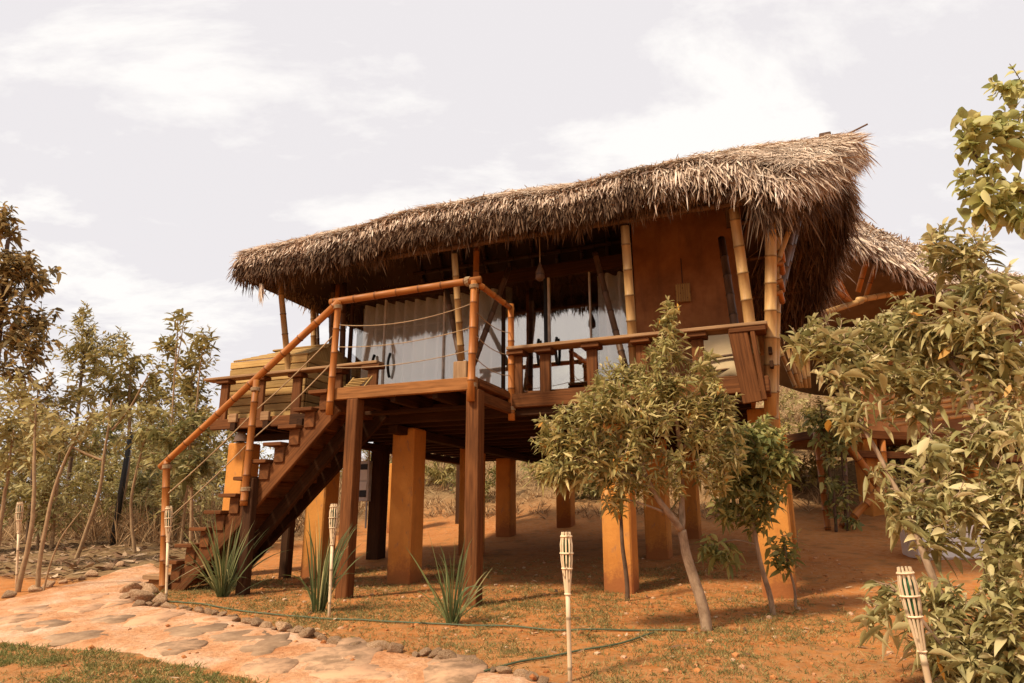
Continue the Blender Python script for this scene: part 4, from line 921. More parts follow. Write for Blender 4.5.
nroof = rm.build('thatched_roof', [M['thatch'], M['thatch_shaded']], NH, smooth=True)
n_ = 14000; s_ = np.repeat(rng.uniform(0, 1, n_ // 7), 7) + rng.normal(0, 0.004, n_); q_ = np.clip(np.repeat(rng.uniform(0, 1, n_ // 7), 7) + rng.normal(0, 0.02, n_), 0, 0.9)
P_ = nsurf(s_, q_); dn = nrm(nsurf(s_, q_ + 0.01) - P_)
lst = [(P_ + np.array([0, 0, 0.04]), dn + rng.normal(0, 0.2, P_.shape), np.array([0, -0.5, 0.8])[None] + rng.normal(0, 0.3, P_.shape), rng.uniform(0.2, 0.40, n_), rng.uniform(0.015, 0.034, n_), rng.uniform(0, 0.3, n_)),
       fringe(lambda t: nsurf(t, np.ones_like(t)), 4200, (0.1, -1, 0), (0.12, 0.38), spread=0.25, depth=0.12, Wb=(0.02, 0.045))]
leaves_obj('palm_thatch', mk(lst), M['thatch'], nroof)
lst = [fringe(lambda t: nsurf(t, np.full_like(t, 0.95)) - np.array([0, 0, 0.12]), 4000, (0, 0.1, 0), (0.12, 0.3), depth=0.15, Wb=(0.015, 0.034))]
leaves_obj('shaded_thatch', mk(lst), M['thatch_shaded'], nroof)
# water tank behind the tree
p = on_ground(962, 560); T = empty('water_tank', p + Vector((0, 0.3, 0)), R(-8)); tag(T, 'low white water trough behind the big leafy tree', 'tank')
MB().box((0, 0, 0.24), 0.95, 0.6, 0.52, 0.05).build('basin', M['white'], T); b = MB(); b.box((0, 0, 0.51), 1.0, 0.65, 0.05, 0.02); b.build('rim', M['grey'], T)

# ------------------------------------------------------------------ trees
def tree(name, label, cat, base, stems, blobs, leaf, leafm, barkm='bark', group=None, dry=0, rosette=12, tw=0.006, upright=0.5, dens=1.0, fine=False):
    """stems: list of polylines (world points, radii from r0 down). blobs: (center, rx, ry, rz, n) clusters of shoots.
    leaf: (length range, width ratio, droop). Shoots grow off the nearest wood."""
    base = Vector(base); T = empty(name, base); tag(T, label, cat, group)
    wood = MB(); nodes = []
    for stp in stems:
        pts = stp['pts']; r_a, r_b = stp['r']
        sm = []
        n_ = len(pts)
        for i in range(n_ - 1):
            for k in range(5):
                t = k / 5; p0, p1, p2, p3 = pts[max(i - 1, 0)], pts[i], pts[i + 1], pts[min(i + 2, n_ - 1)]
                sm.append(0.5 * ((2 * p1) + (p2 - p0) * t + (2 * p0 - 5 * p1 + 4 * p2 - p3) * t * t + (3 * p1 - p0 - 3 * p2 + p3) * t**3))
        sm.append(pts[-1])
        rad = [r_a + (r_b - r_a) * i / (len(sm) - 1) for i in range(len(sm))]
        sm = [p + Vector((noise.noise(p * 3), noise.noise(p * 3 + Vector((5, 0, 0))), 0)) * 0.02 * min(1, i / 3) for i, p in enumerate(sm)]
        wood.tube([p - base for p in sm], rad, 8)
        nodes += [(p, r) for p, r in zip(sm[3:], rad[3:])]
    tips = []
    for (c, rx, ry, rz, n_) in blobs:
        for _ in range(max(2, int(n_ * dens))):
            d = Vector(rng.normal(0, 1, 3)).normalized() * (random.random() ** 0.45)
            tips.append(Vector(c) + Vector((d.x * rx, d.y * ry, d.z * rz)))
    # grow from the inside out
    npos = np.array([tuple(p) for p, r in nodes]); nr = [r for p, r in nodes]
    tarr = np.array([tuple(t) for t in tips]); dist = np.array([np.linalg.norm(npos - t, axis=1).min() for t in tarr])
    LP, LD, LN, LL = [], [], [], []
    for ti in np.argsort(dist):
        t = Vector(tarr[ti]); dd = np.linalg.norm(npos - tarr[ti], axis=1) + 0.6 * np.maximum(0, npos[:, 2] - tarr[ti][2])
        k = int(dd.argmin()); a = Vector(npos[k]); ra = min(nr[k] * 0.7, 0.02 + tw)
        ln = (t - a).length; mid = a.lerp(t, 0.5) + Vector((0, 0, -0.10 * ln)) + Vector(rng.normal(0, 0.05 * ln, 3))
        seg = []; ns_ = max(3, int(ln / 0.12))
        for q in range(ns_ + 1):
            f = q / ns_; seg.append((1 - f)**2 * a + 2 * f * (1 - f) * mid + f * f * t)
        rs = [max(tw * 0.6, ra + (tw * 0.6 - ra) * q / ns_) for q in range(ns_ + 1)]
        wood.tube([p - base for p in seg], rs, 5)
        npos = np.vstack([npos, np.array([tuple(p) for p in seg[1:]])]); nr += rs[1:]
        dirn = (seg[-1] - seg[-2]).normalized(); dirn = (dirn + Vector((0, 0, upright)) + Vector(rng.normal(0, 0.25, 3))).normalized()
        x = dirn.orthogonal().normalized(); y = dirn.cross(x); sh = rosette * random.uniform(0.7, 1.3)
        slen = leaf[0][1] * 1.1
        for j in range(int(sh)):
            az = j * 2.4 + random.random() * 0.6; f = j / sh
            el = 0.05 + 1.15 * f + random.uniform(-0.2, 0.2)
            rad_ = x * math.cos(az) + y * math.sin(az)
            ld = rad_ * math.cos(el) + dirn * math.sin(el)
            LP.append(t - dirn * slen * (1 - f)); LD.append(ld); LN.append(dirn * math.cos(el) - rad_ * math.sin(el))
            LL.append(random.uniform(*leaf[0]) * (1 - 0.35 * f))
    wood.build('trunk', M[barkm], T, smooth=True)
    n_ = len(LP); LP = np.array([tuple(p) for p in LP]); LD = np.array([tuple(p) for p in LD]); LN = np.array([tuple(p) for p in LN]) + rng.normal(0, 0.25, (n_, 3)); LL = np.array(LL)
    wd_ = LL * leaf[1] * rng.uniform(0.8, 1.2, n_); dr_ = leaf[2] + rng.uniform(-0.1, 0.3, n_)
    if fine: arr = leaf_fine(LP, LD, LN, LL, wd_, dr_, **({'stations': leaf[3]} if len(leaf) > 3 else {}))
    else: arr = leaf_arrays(LP, LD, LN, LL, wd_, dr_)
    V_ = arr[0] - np.array(base); co = leaves_obj('crown', (V_, *arr[1:]), M[leafm], T)
    if fine: co.data.polygons.foreach_set('use_smooth', [True] * len(co.data.polygons))
    if dry:
        ii = rng.choice(n_, dry); p = LP[ii] + rng.normal(0, 0.03, (dry, 3))
        arr = leaf_arrays(p, np.array([0, 0, -1.0])[None] + rng.normal(0, 0.5, (dry, 3)), rng.normal(0, 1, (dry, 3)), LL[ii] * 0.9, LL[ii] * leaf[1] * 1.1, np.zeros(dry))
        leaves_obj('yellow_leaves', (arr[0] - np.array(base), *arr[1:]), M['leaf_yellow'], T)
    return T
def PX(d, *pts): return [sight(p[0], p[1], p[2] if len(p) > 2 else d) for p in pts]
def B(px, py, d, rx, ry, n_, rd=None):
    c = sight(px, py, d); k = d / 683 * 1.02
    return (c, rx * k, (rd if rd else (rx + ry) / 2) * k, ry * k, n_)
# central tree
bs = on_ground(708, 630); dC = bs.y
stems = [dict(pts=[bs - Vector((0, 0, .1))] + PX(dC, (699, 590), (686, 552), (681, 530)), r=(0.050, 0.036)),
         dict(pts=PX(dC, (681, 530), (662, 505, dC - .05), (648, 480, dC - .1), (637, 455, dC - .15), (630, 425, dC - .2)), r=(0.033, 0.012)),
         dict(pts=PX(dC, (681, 532), (682, 505, dC + .1), (682, 470, dC + .1), (677, 430, dC), (672, 390, dC), (670, 350, dC)), r=(0.030, 0.010)),
         dict(pts=PX(dC, (668, 514), (650, 507, dC - .1), (628, 500, dC - .2)), r=(0.014, 0.006)),
         dict(pts=PX(dC, (646, 476, dC - .1), (625, 474, dC - .2), (595, 455, dC - .3), (565, 440, dC - .3)), r=(0.016, 0.006)),
         dict(pts=PX(dC, (680, 450), (700, 430, dC + .1), (722, 412, dC + .1)), r=(0.016, 0.006))]
blobs = [B(668, 303, dC, 3, 8, 3), B(669, 318, dC, 9, 14, 10), B(668, 345, dC, 22, 24, 24), B(655, 385, dC, 42, 26, 44), B(610, 392, dC - .2, 38, 22, 36), B(580, 412, dC - .3, 34, 26, 34), B(640, 420, dC - .2, 52, 30, 56),
         B(560, 448, dC - .3, 26, 22, 22), B(610, 455, dC - .2, 44, 28, 42), B(690, 400, dC, 34, 30, 32), B(715, 390, dC + .1, 18, 22, 14), B(668, 460, dC, 36, 30, 26), B(715, 430, dC + .1, 30, 34, 28), B(545, 468, dC - .3, 18, 10, 9), B(575, 475, dC - .3, 18, 12, 9), B(725, 400, dC + .1, 14, 16, 9), B(700, 365, dC, 20, 14, 12), B(625, 365, dC - .1, 26, 14, 16), B(590, 440, dC - .3, 30, 16, 18), B(735, 445, dC + .1, 18, 20, 14), B(715, 470, dC + .1, 18, 16, 12), B(560, 470, dC - .3, 24, 12, 12), B(550, 425, dC - .3, 16, 14, 9), B(540, 440, dC - .3, 10, 10, 5), B(605, 490, dC - .2, 20, 14, 10), B(628, 475, dC - .15, 30, 20, 16)]
tree('leafy_tree', 'young tree with forked pale trunk standing before the raised floor', 'tree', bs, stems, blobs, ((0.065, 0.14), 0.25, 0.25), 'leaf_mid', 'bark', dry=60, rosette=14, dens=1.35, fine=True)
# sapling in front of the right pillar
bs = on_ground(775, 615); dS = bs.y
stems = [dict(pts=[bs - Vector((0, 0, .1))] + PX(dS, (765, 580), (757, 545), (753, 510), (752, 470), (750, 430)), r=(0.028, 0.010)),
         dict(pts=PX(dS, (757, 545), (735, 540), (715, 545)), r=(0.010, 0.005)), dict(pts=PX(dS, (754, 520), (775, 490), (785, 460)), r=(0.012, 0.005))]
blobs = [B(735, 465, dS, 30, 26, 24), B(770, 430, dS, 22, 22, 14), B(725, 505, dS, 18, 14, 8), B(748, 440, dS, 34, 30, 34), B(765, 470, dS, 34, 28, 34), B(745, 490, dS, 32, 22, 26), B(780, 445, dS, 16, 30, 12), B(715, 548, dS, 18, 10, 8), B(728, 440, dS, 22, 28, 14), B(760, 510, dS, 26, 10, 8)]
tree('sapling', 'dark leaved sapling standing before the rightmost orange pillar', 'tree', bs, stems, blobs, ((0.085, 0.16), 0.30, 0.28), 'leaf_deep', 'bark', dry=6, rosette=13, dens=1.4, fine=True)
bs = on_ground(795, 607); dS = bs.y
stems = [dict(pts=[bs - Vector((0, 0, .1))] + PX(dS, (793, 590), (789, 565), (786, 545)), r=(0.016, 0.008))]
tree('sapling', 'knee-high thin sapling with few dark leaves right of the rightmost pillar', 'tree', bs, stems, [B(788, 540, dS, 16, 16, 9), B(778, 552, dS, 12, 10, 5), B(795, 556, dS, 10, 8, 4)], ((0.10, 0.16), 0.36, 0.3), 'leaf_deep', 'bark', rosette=9)
bs = on_ground(627, 601); dS = bs.y
stems = [dict(pts=[bs - Vector((0, 0, .1))] + PX(dS, (626, 570), (622, 535), (620, 505), (622, 470)), r=(0.026, 0.014))]
tree('sapling', 'thin dark stemmed sapling with orange dead leaves before the middle pillar', 'tree', bs, stems, [B(618, 500, dS, 14, 14, 6), B(622, 470, dS, 16, 14, 8)], ((0.09, 0.14), 0.3, 0.5), 'leaf_yellow', 'bark_dark', rosette=7)
# big tree at right, close to the camera
bs = gpt(2.95, 4.35); dB = 4.4
stems = [dict(pts=[bs - Vector((0, 0, .1))] + PX(dB, (990, 640), (1004, 590), (1010, 560, 4.5), (1003, 500, 4.6), (980, 430, 4.7), (962, 380, 4.8), (940, 350, 4.9), (915, 330, 5.0)), r=(0.040, 0.012)),
         dict(pts=PX(dB, (985, 445, 4.7), (992, 400, 4.7), (985, 340, 4.7), (960, 280, 4.8)), r=(0.022, 0.008)),
         dict(pts=[bs - Vector((0.05, 0, .1))] + PX(dB, (962, 640), (935, 580, 4.5), (912, 520, 4.6), (888, 470, 4.7), (860, 420, 4.8), (835, 370, 4.9)), r=(0.030, 0.010)),
         dict(pts=PX(dB, (912, 520, 4.6), (925, 470, 4.7), (930, 420, 4.8), (910, 380, 4.9)), r=(0.016, 0.007)),
         dict(pts=PX(dB, (1005, 500, 4.6), (1040, 440, 4.4), (1055, 380, 4.3), (1050, 300, 4.3)), r=(0.026, 0.010)),
         dict(pts=[bs + Vector((0.06, 0, -.1))] + PX(dB, (1020, 640, 4.2), (1045, 590, 4.1), (1060, 540, 4.1)), r=(0.022, 0.008)),
         dict(pts=[bs - Vector((0.1, 0.1, .1))] + PX(4.2, (945, 650), (915, 610), (890, 585)), r=(0.014, 0.006))]
blobs = [B(955, 245, 4.8, 46, 26, 26), B(985, 285, 4.7, 46, 26, 28), B(900, 305, 4.95, 34, 14, 16), B(845, 330, 5.0, 38, 20, 22), B(815, 330, 5.0, 26, 18, 12), B(900, 335, 5.0, 44, 24, 30), B(960, 330, 4.8, 50, 24, 32), B(865, 362, 4.9, 50, 22, 32), B(930, 372, 4.9, 40, 20, 22), B(850, 400, 4.85, 26, 24, 14),
         B(1000, 360, 4.7, 34, 34, 26), B(1000, 430, 4.6, 34, 38, 26), B(960, 440, 4.7, 36, 26, 18), B(905, 400, 4.85, 24, 12, 6), B(945, 490, 4.6, 40, 26, 20), B(900, 480, 4.7, 24, 18, 8), B(1000, 510, 4.5, 34, 30, 20), B(920, 590, 4.4, 36, 26, 12), B(975, 610, 4.3, 50, 40, 34), B(1010, 590, 4.2, 34, 40, 22), B(945, 640, 4.2, 40, 26, 16), B(1000, 655, 4.2, 40, 26, 20), B(930, 455, 4.7, 26, 18, 9), B(1010, 475, 4.5, 30, 22, 14), B(955, 525, 4.5, 34, 16, 10), B(905, 505, 4.6, 18, 14, 5), B(1000, 545, 4.4, 30, 16, 9), B(875, 590, 4.3, 18, 20, 4), B(870, 610, 4.3, 12, 12, 3), B(1060, 330, 4.4, 40, 80, 20), B(1060, 500, 4.2, 40, 80, 20)]
tree('broadleaf_tree', 'large many-stemmed tree with long pale leaves filling the right edge', 'tree', bs, stems, blobs, ((0.08, 0.20), 0.28, 0.32), 'leaf_big', 'bark', dry=40, rosette=12, dens=1.35, fine=True)
# round-leaved tree at top right
bs = gpt(4.9, 5.6); dR = 5.6
stems = [dict(pts=[bs - Vector((0, 0, .1))] + PX(dR, (1110, 500), (1100, 350), (1080, 220), (1065, 120), (1055, 50)), r=(0.06, 0.02)),
         dict(pts=PX(dR, (1085, 240), (1050, 205), (1020, 190), (985, 165), (965, 140)), r=(0.022, 0.007)), dict(pts=PX(dR, (1090, 290), (1040, 240), (1005, 205), (980, 200)), r=(0.018, 0.006))]
blobs = [B(985, 205, dR, 22, 14, 10), B(1012, 215, dR, 16, 14, 8), B(990, 130, dR, 20, 18, 9), B(960, 140, dR, 12, 14, 6), B(968, 118, dR, 14, 12, 7), B(955, 170, dR, 10, 16, 5), B(985, 160, dR, 18, 14, 9), B(1010, 80, dR, 24, 22, 14), B(1005, 130, dR, 26, 24, 16), B(1000, 185, dR, 26, 18, 14), B(970, 192, dR, 12, 10, 5), B(1040, 110, dR, 40, 60, 40), B(1070, 200, dR, 40, 50, 24), B(1080, 60, dR, 40, 40, 24)]
tree('round_leaf_tree', 'tree with lime green round leaves reaching in at the top right corner', 'tree', bs, stems, blobs, ((0.10, 0.18), 0.62, 0.3, ((0.0, 0.1), (0.12, 0.62), (0.36, 1.0), (0.62, 0.92), (0.86, 0.5), (1.0, 0.02))), 'leaf_lime', 'bark_dark', rosette=6, upright=0.2, dens=0.9, fine=True)

# ---- woods on the left
def wood_tree(label, px, d, top, blobs, leaf, leafm, bark='bark_tan', r=(0.04, 0.012), lean=0, name='woodland_tree', rosette=9, cat='tree', forks=(), dens=1.25):
    b0 = gdepth(px, d)
    t0 = sight(top[0], top[1], d)
    m1 = b0.lerp(t0, 0.35) + Vector((lean, 0, 0)); m2 = b0.lerp(t0, 0.7) + Vector((lean * 0.6, 0, 0))
    stems = [dict(pts=[b0 - Vector((0, 0, .15)), m1, m2, t0], r=r)]
    for (f0, qx, qy) in forks:
        a = b0.lerp(t0, f0) + Vector((lean * 0.9, 0, 0)); stems.append(dict(pts=[a, a.lerp(sight(qx, qy, d), 0.5) + Vector((0, 0, -0.1)), sight(qx, qy, d)], r=(r[0] * 0.6, r[1] * 0.7)))
    return tree(name, label, cat, b0, stems, [B(x, y, d + (q[5] if len(q) > 5 else 0), rx, ry, n_) for q in blobs for (x, y, rx, ry, n_) in [q[:5]]], leaf, leafm, bark, rosette=rosette, tw=0.008, dens=dens, group='trees of the wood on the left')
wood_tree('tall bronze leaved tree at the left edge, higher than the rest', -8, 13, (8, 240), [(4, 218, 18, 20, 40), (22, 262, 34, 20, 70), (6, 290, 34, 26, 70), (28, 318, 32, 20, 60), (30, 345, 34, 18, 55), (-40, 300, 40, 60, 60), (14, 370, 28, 16, 22), (40, 275, 18, 22, 22), (-30, 215, 30, 22, 40)], ((0.14, 0.26), 0.38, 0.4), 'leaf_red', 'bark_dark', (0.10, 0.035), rosette=9, dens=0.9)
wood_tree('feathery olive tree right of the tall bronze tree', 70, 17, (88, 330), [(82, 312, 10, 14, 12), (88, 335, 28, 18, 34), (70, 350, 20, 14, 20), (105, 345, 30, 16, 28), (88, 365, 34, 16, 30), (120, 335, 10, 10, 8)], ((0.12, 0.24), 0.25, 0.1), 'leaf_olive', 'bark_dark', (0.06, 0.02), rosette=11)
wood_tree('broad crowned olive tree in the middle of the wood', 118, 15, (130, 365), [(115, 362, 30, 18, 26), (100, 388, 34, 20, 26), (150, 368, 34, 20, 28), (138, 395, 42, 20, 28), (170, 388, 28, 18, 18), (125, 345, 14, 10, 7)], ((0.12, 0.25), 0.38, 0.35), 'leaf_olive', 'bark_tan', (0.06, 0.02), lean=0.2, rosette=10)
wood_tree('pale bent tree with forked bare limbs', 86, 12.5, (112, 400), [(70, 430, 20, 12, 10), (112, 410, 20, 12, 10), (40, 415, 26, 20, 18)], ((0.12, 0.22), 0.3, 0.3), 'leaf_straw', 'bark_tan', (0.04, 0.014), lean=0.15, forks=((0.8, 150, 372), (0.6, 40, 420)))
wood_tree('slender stalk tree topped with two sprigs', 172, 14, (178, 318), [(174, 314, 6, 5, 3), (184, 314, 6, 5, 3), (172, 322, 5, 4, 2)], ((0.22, 0.34), 0.22, 0.3), 'leaf_olive', 'bark_tan', (0.03, 0.01), rosette=10, forks=((0.75, 185, 316),))
wood_tree('slender tree with one fan of leaves near the deck', 188, 13.5, (204, 335), [(203, 333, 11, 9, 9), (198, 345, 8, 6, 4), (208, 345, 8, 6, 4)], ((0.2, 0.32), 0.2, 0.3), 'leaf_olive', 'bark_tan', (0.032, 0.01), rosette=9)
wood_tree('bushy olive tree close to the left end of the deck', 196, 14.5, (192, 370), [(166, 340, 9, 8, 12), (192, 358, 26, 8, 22), (198, 385, 22, 16, 26), (180, 405, 24, 18, 26), (205, 415, 18, 22, 22)], ((0.14, 0.24), 0.3, 0.3), 'leaf_olive', 'bark_tan', (0.045, 0.015), rosette=10)
wood_tree('dark green low tree behind the stairs', 200, 12.5, (190, 425), [(195, 418, 24, 18, 30), (165, 440, 24, 18, 26), (205, 455, 18, 20, 20), (180, 470, 22, 14, 16)], ((0.14, 0.24), 0.3, 0.3), 'leaf_dark', 'bark_tan', (0.04, 0.015), rosette=10)
wood_tree('straw coloured bush tree at the left edge', 10, 11, (14, 430), [(14, 415, 30, 22, 30), (-10, 450, 40, 30, 30), (36, 440, 24, 22, 22), (18, 385, 26, 14, 16)], ((0.12, 0.22), 0.3, 0.3), 'leaf_straw', 'bark_tan', (0.04, 0.012), rosette=9)
wood_tree('yellow olive tree low in the middle of the wood', 62, 14, (62, 430), [(60, 415, 30, 20, 28), (48, 450, 26, 18, 22), (88, 440, 22, 18, 20), (75, 395, 26, 12, 16)], ((0.14, 0.24), 0.3, 0.3), 'leaf_olive', 'bark_tan', (0.04, 0.012), rosette=9)
wood_tree('reddish twiggy tree under the tall bronze tree', 38, 15, (38, 390), [(36, 392, 20, 22, 24), (50, 380, 12, 18, 12), (20, 400, 16, 18, 14)], ((0.12, 0.22), 0.3, 0.3), 'leaf_red', 'bark_dark', (0.04, 0.012), rosette=7)
wood_tree('straw leaved tree between the black post and the stairs', 146, 13, (150, 420), [(150, 412, 24, 16, 22), (135, 435, 22, 14, 18), (160, 455, 20, 14, 14)], ((0.12, 0.22), 0.3, 0.3), 'leaf_straw', 'bark_tan', (0.035, 0.012), rosette=9, lean=-0.2)
for k, (px, d, tx, ty, lab) in enumerate([(-60, 19, -50, 330, 'broad olive tree just left of the view behind the bronze tree'), (20, 24, 25, 420, 'distant olive tree behind the tall bronze tree'), (110, 25, 112, 420, 'distant olive tree behind the broad crowned tree'), (215, 23, 214, 425, 'distant olive tree behind the end of the deck'), (160, 22, 160, 425, 'distant olive tree behind the slender stalks')]):
    wood_tree(lab, px, d, (tx, ty), [(tx, ty, 30, 20, 40), (tx - 20, ty + 30, 30, 22, 34), (tx + 20, ty + 32, 30, 22, 34), (tx, ty + 60, 34, 20, 24)], ((0.2, 0.34), 0.34, 0.3), 'leaf_olive' if k % 2 else 'leaf_dark', 'bark_tan', (0.06, 0.02), rosette=10)
for k, (px, d, y0, y1, lm, lab) in enumerate([
    (-30, 17, 470, 500, 'leaf_straw', 'straw bush at the left edge under the bronze tree'), (28, 18, 460, 495, 'leaf_olive', 'low olive bush behind the leftmost torch'),
    (70, 19, 455, 495, 'leaf_straw', 'low straw bush left of the black post'), (112, 19, 460, 495, 'leaf_olive', 'low olive bush right behind the black post'),
    (160, 18, 455, 490, 'leaf_straw', 'low straw bush behind the bottom of the handrail'), (205, 18, 460, 490, 'leaf_olive', 'low olive bush behind the orange pillar at the stairs'),
    (-14, 13.5, 480, 515, 'leaf_olive', 'near low olive bush at the left edge behind the path'), (48, 14, 478, 515, 'leaf_straw', 'near low straw bush between the twin stems and the pale bent tree'),
    (84, 15.5, 480, 510, 'leaf_olive', 'near low olive bush at the foot of the pale bent tree'), (150, 16.5, 475, 512, 'leaf_straw', 'near low straw bush right of the black post'),
    (152, 15.5, 470, 505, 'leaf_dark', 'near low dark bush left of the handrail'), (186, 14.5, 478, 510, 'leaf_straw', 'near low straw bush under the handrail'),
    (0, 27, 430, 480, 'leaf_dark', 'far dark bush in the back of the wood at the left edge'), (50, 28, 425, 480, 'leaf_olive', 'far olive bush in the back of the wood'),
    (95, 27, 430, 480, 'leaf_dark', 'far dark bush in the back of the wood left of the black post'), (140, 28, 425, 480, 'leaf_olive', 'far olive bush in the back of the wood right of the black post'),
    (185, 27, 430, 480, 'leaf_dark', 'far dark bush in the back of the wood near the stairs'), (232, 26, 430, 470, 'leaf_olive', 'far olive bush seen past the orange pillar at the stairs')]):
    wood_tree(lab, px, d, (px, y0), [(px, y0, 30, 16, 34), (px - 18, (y0 + y1) // 2, 28, 20, 34), (px + 18, (y0 + y1) // 2, 28, 20, 34), (px, y1, 36, 18, 30)], ((0.10, 0.22), 0.30, 0.3), lm, 'bark_tan', (0.03, 0.012), name='woodland_bush', rosette=9, cat='bush', dens=0.95 if d < 16 else 1.5)
# slender pair of stems at the left torch
bs = on_ground(30, 592)
stems = [dict(pts=[bs + Vector((-0.16, 0, -.1)), bs + Vector((-.12, 0, .9)), bs + Vector((-.32, .1, 1.8)), bs + Vector((-.5, .2, 2.5))], r=(0.034, 0.01)), dict(pts=[bs + Vector((0.1, 0, -.1)), bs + Vector((.06, 0, .9)), bs + Vector((.12, .1, 1.7)), bs + Vector((.3, .2, 2.3))], r=(0.03, 0.01)), dict(pts=[bs + Vector((0.16, 0, -.1)), bs + Vector((.26, 0, .6)), bs + Vector((.42, .1, 1.0))], r=(0.014, 0.006))]
cw = bs + Vector((0, .1, 2.2))
tree('slender_tree', 'twin stemmed slender tree beside the leftmost torch', 'tree', bs, stems, [(cw + Vector((-.35, .1, .1)), .45, .4, .35, 16), (cw + Vector((.25, .1, 0)), .4, .4, .3, 14)], ((0.12, 0.2), 0.28, 0.3), 'leaf_straw', 'bark_tan', rosette=9)
# black leaning post
p = gdepth(121, 14.2); q = sight(131, 432, 14.2)
o = MB().tube([Vector((0, 0, -0.2)), (q - p) * 0.5, q - p], [0.06, 0.056, 0.05], 10).build('burnt_post', M['black'], None, smooth=True); o.location = p
tag(o, 'leaning black post at the edge of the wood', 'post')
# bent sapling stems with big leaves left of the post
p = gdepth(97, 12.5)
# bushes on the slope behind and between the houses
def bush(label, px, d, blobs, leafm, group='bushes on the slope between the houses'):
    b0 = gdepth(px, d); bl = []
    for (dx_, dz_, r_, n_) in blobs: bl.append((b0 + Vector((dx_, 0.1, dz_)), r_, r_, r_ * 0.75, n_))
    stems = [dict(pts=[b0 - Vector((0, 0, .1)), b0 + Vector((0.02 * k, 0.02, 0.3)), b0 + Vector((0.15 * (k - 1), 0.05, 0.7))], r=(0.025, 0.01)) for k in range(3)]
    return tree('bush', label, 'bush', b0, stems, bl, ((0.10, 0.2), 0.4, 0.3), leafm, 'bark_tan', rosette=10, group=group)
bush('olive bush on the slope just right of the rightmost pillar', 800, 15.5, [(0, 0.5, 0.5, 26), (0.5, 0.7, 0.45, 22), (-0.4, 0.35, 0.4, 16)], 'leaf_olive')
bush('tall olive bush below the fanned bamboo poles', 812, 17.5, [(0, 0.9, 0.7, 34), (0.6, 1.3, 0.6, 26), (-0.6, 0.7, 0.6, 24)], 'leaf_olive')
bush('straw bush uphill between the two houses', 785, 21, [(0, 0.6, 0.7, 30), (0.8, 0.8, 0.7, 26)], 'leaf_straw')
bush('dark bush in the shade under the second hut', 905, 15.5, [(0, 0.6, 0.6, 30), (0.7, 0.9, 0.6, 24), (-0.5, 0.5, 0.5, 18)], 'leaf_dark')
bush('dark bush under the house near its back pillars', 575, 17, [(0, 0.4, 0.5, 18), (0.6, 0.5, 0.5, 18)], 'leaf_dark', 'bushes behind the house')
bush('olive bush on the slope seen under the house', 440, 20, [(0, 0.4, 0.6, 22), (-0.7, 0.3, 0.5, 16)], 'leaf_olive', 'bushes behind the house')
bush('small straw bush on the slope left under the house', 290, 22, [(0, 0.5, 0.7, 24), (0.7, 0.5, 0.6, 18)], 'leaf_straw', 'bushes behind the house')
def shrub_row():
    rows = [(-7.6, 9.6, 'dark leaved shrub on the bank far left behind the stairs'), (-6.0, 10.6, 'olive shrub on the bank left of the dark meter post'), (-4.4, 9.4, 'dark shrub on the bank behind the meter post'), (-2.8, 10.8, 'olive shrub on the bank framed by the balcony posts'),
            (-1.2, 9.6, 'dark shrub on the bank right of the balcony corner post'), (0.4, 10.6, 'olive shrub on the bank behind the middle pillars'), (2.0, 9.8, 'dark shrub on the bank behind the forked tree'), (-9.4, 11.4, 'olive shrub on the bank behind the bottom steps')]
    for k, (u, v, lab) in enumerate(rows):
        p = hw(u, v); b0 = gpt(p.x, p.y)
        bl = [(b0 + Vector((dx_, dy_, dz_)), r_, r_, r_ * 0.8, n_) for dx_, dy_, dz_, r_, n_ in ((0, 0, 0.45, 0.5, 26), (0.5, 0.2, 0.8, 0.5, 24), (-0.5, 0.1, 0.65, 0.5, 24), (0.1, 0.2, 1.2, 0.45, 16))]
        st_ = [dict(pts=[b0 - Vector((0, 0, .1)), b0 + Vector((0.05 * (i - 1), 0, 0.4)), b0 + Vector((0.3 * (i - 1), 0.05, 0.95))], r=(0.025, 0.01)) for i in range(3)]
        tree('shrub', lab, 'shrub', b0, st_, bl, ((0.09, 0.2), 0.34, 0.3), 'leaf_dark' if k % 2 == 0 else 'leaf_olive', 'bark_tan', rosette=10, group='shrubs on the bank behind the house')
shrub_row()
# climbing vine on the hut's left stilts
bs = Vector(on_ground(836, 532)); dV = bs.y
stems = [dict(pts=[bs - Vector((0, 0, .05))] + PX(dV, (834, 500), (828, 465), (824, 430), (820, 405)), r=(0.03, 0.012)), dict(pts=[bs + Vector((.2, 0, -.05))] + PX(dV, (846, 500), (842, 460), (838, 425)), r=(0.02, 0.01))]
tree('climbing_vine', 'dark vine climbing the left stilts of the second hut', 'vine', bs, stems, [B(826, 420, dV, 22, 16, 26), B(832, 448, dV, 20, 20, 22), B(838, 485, dV, 16, 24, 18), B(850, 430, dV, 16, 12, 12), B(815, 415, dV, 14, 8, 8), B(845, 515, dV, 12, 16, 8)], ((0.10, 0.2), 0.45, 0.4), 'leaf_deep', 'bark_dark', rosette=9)

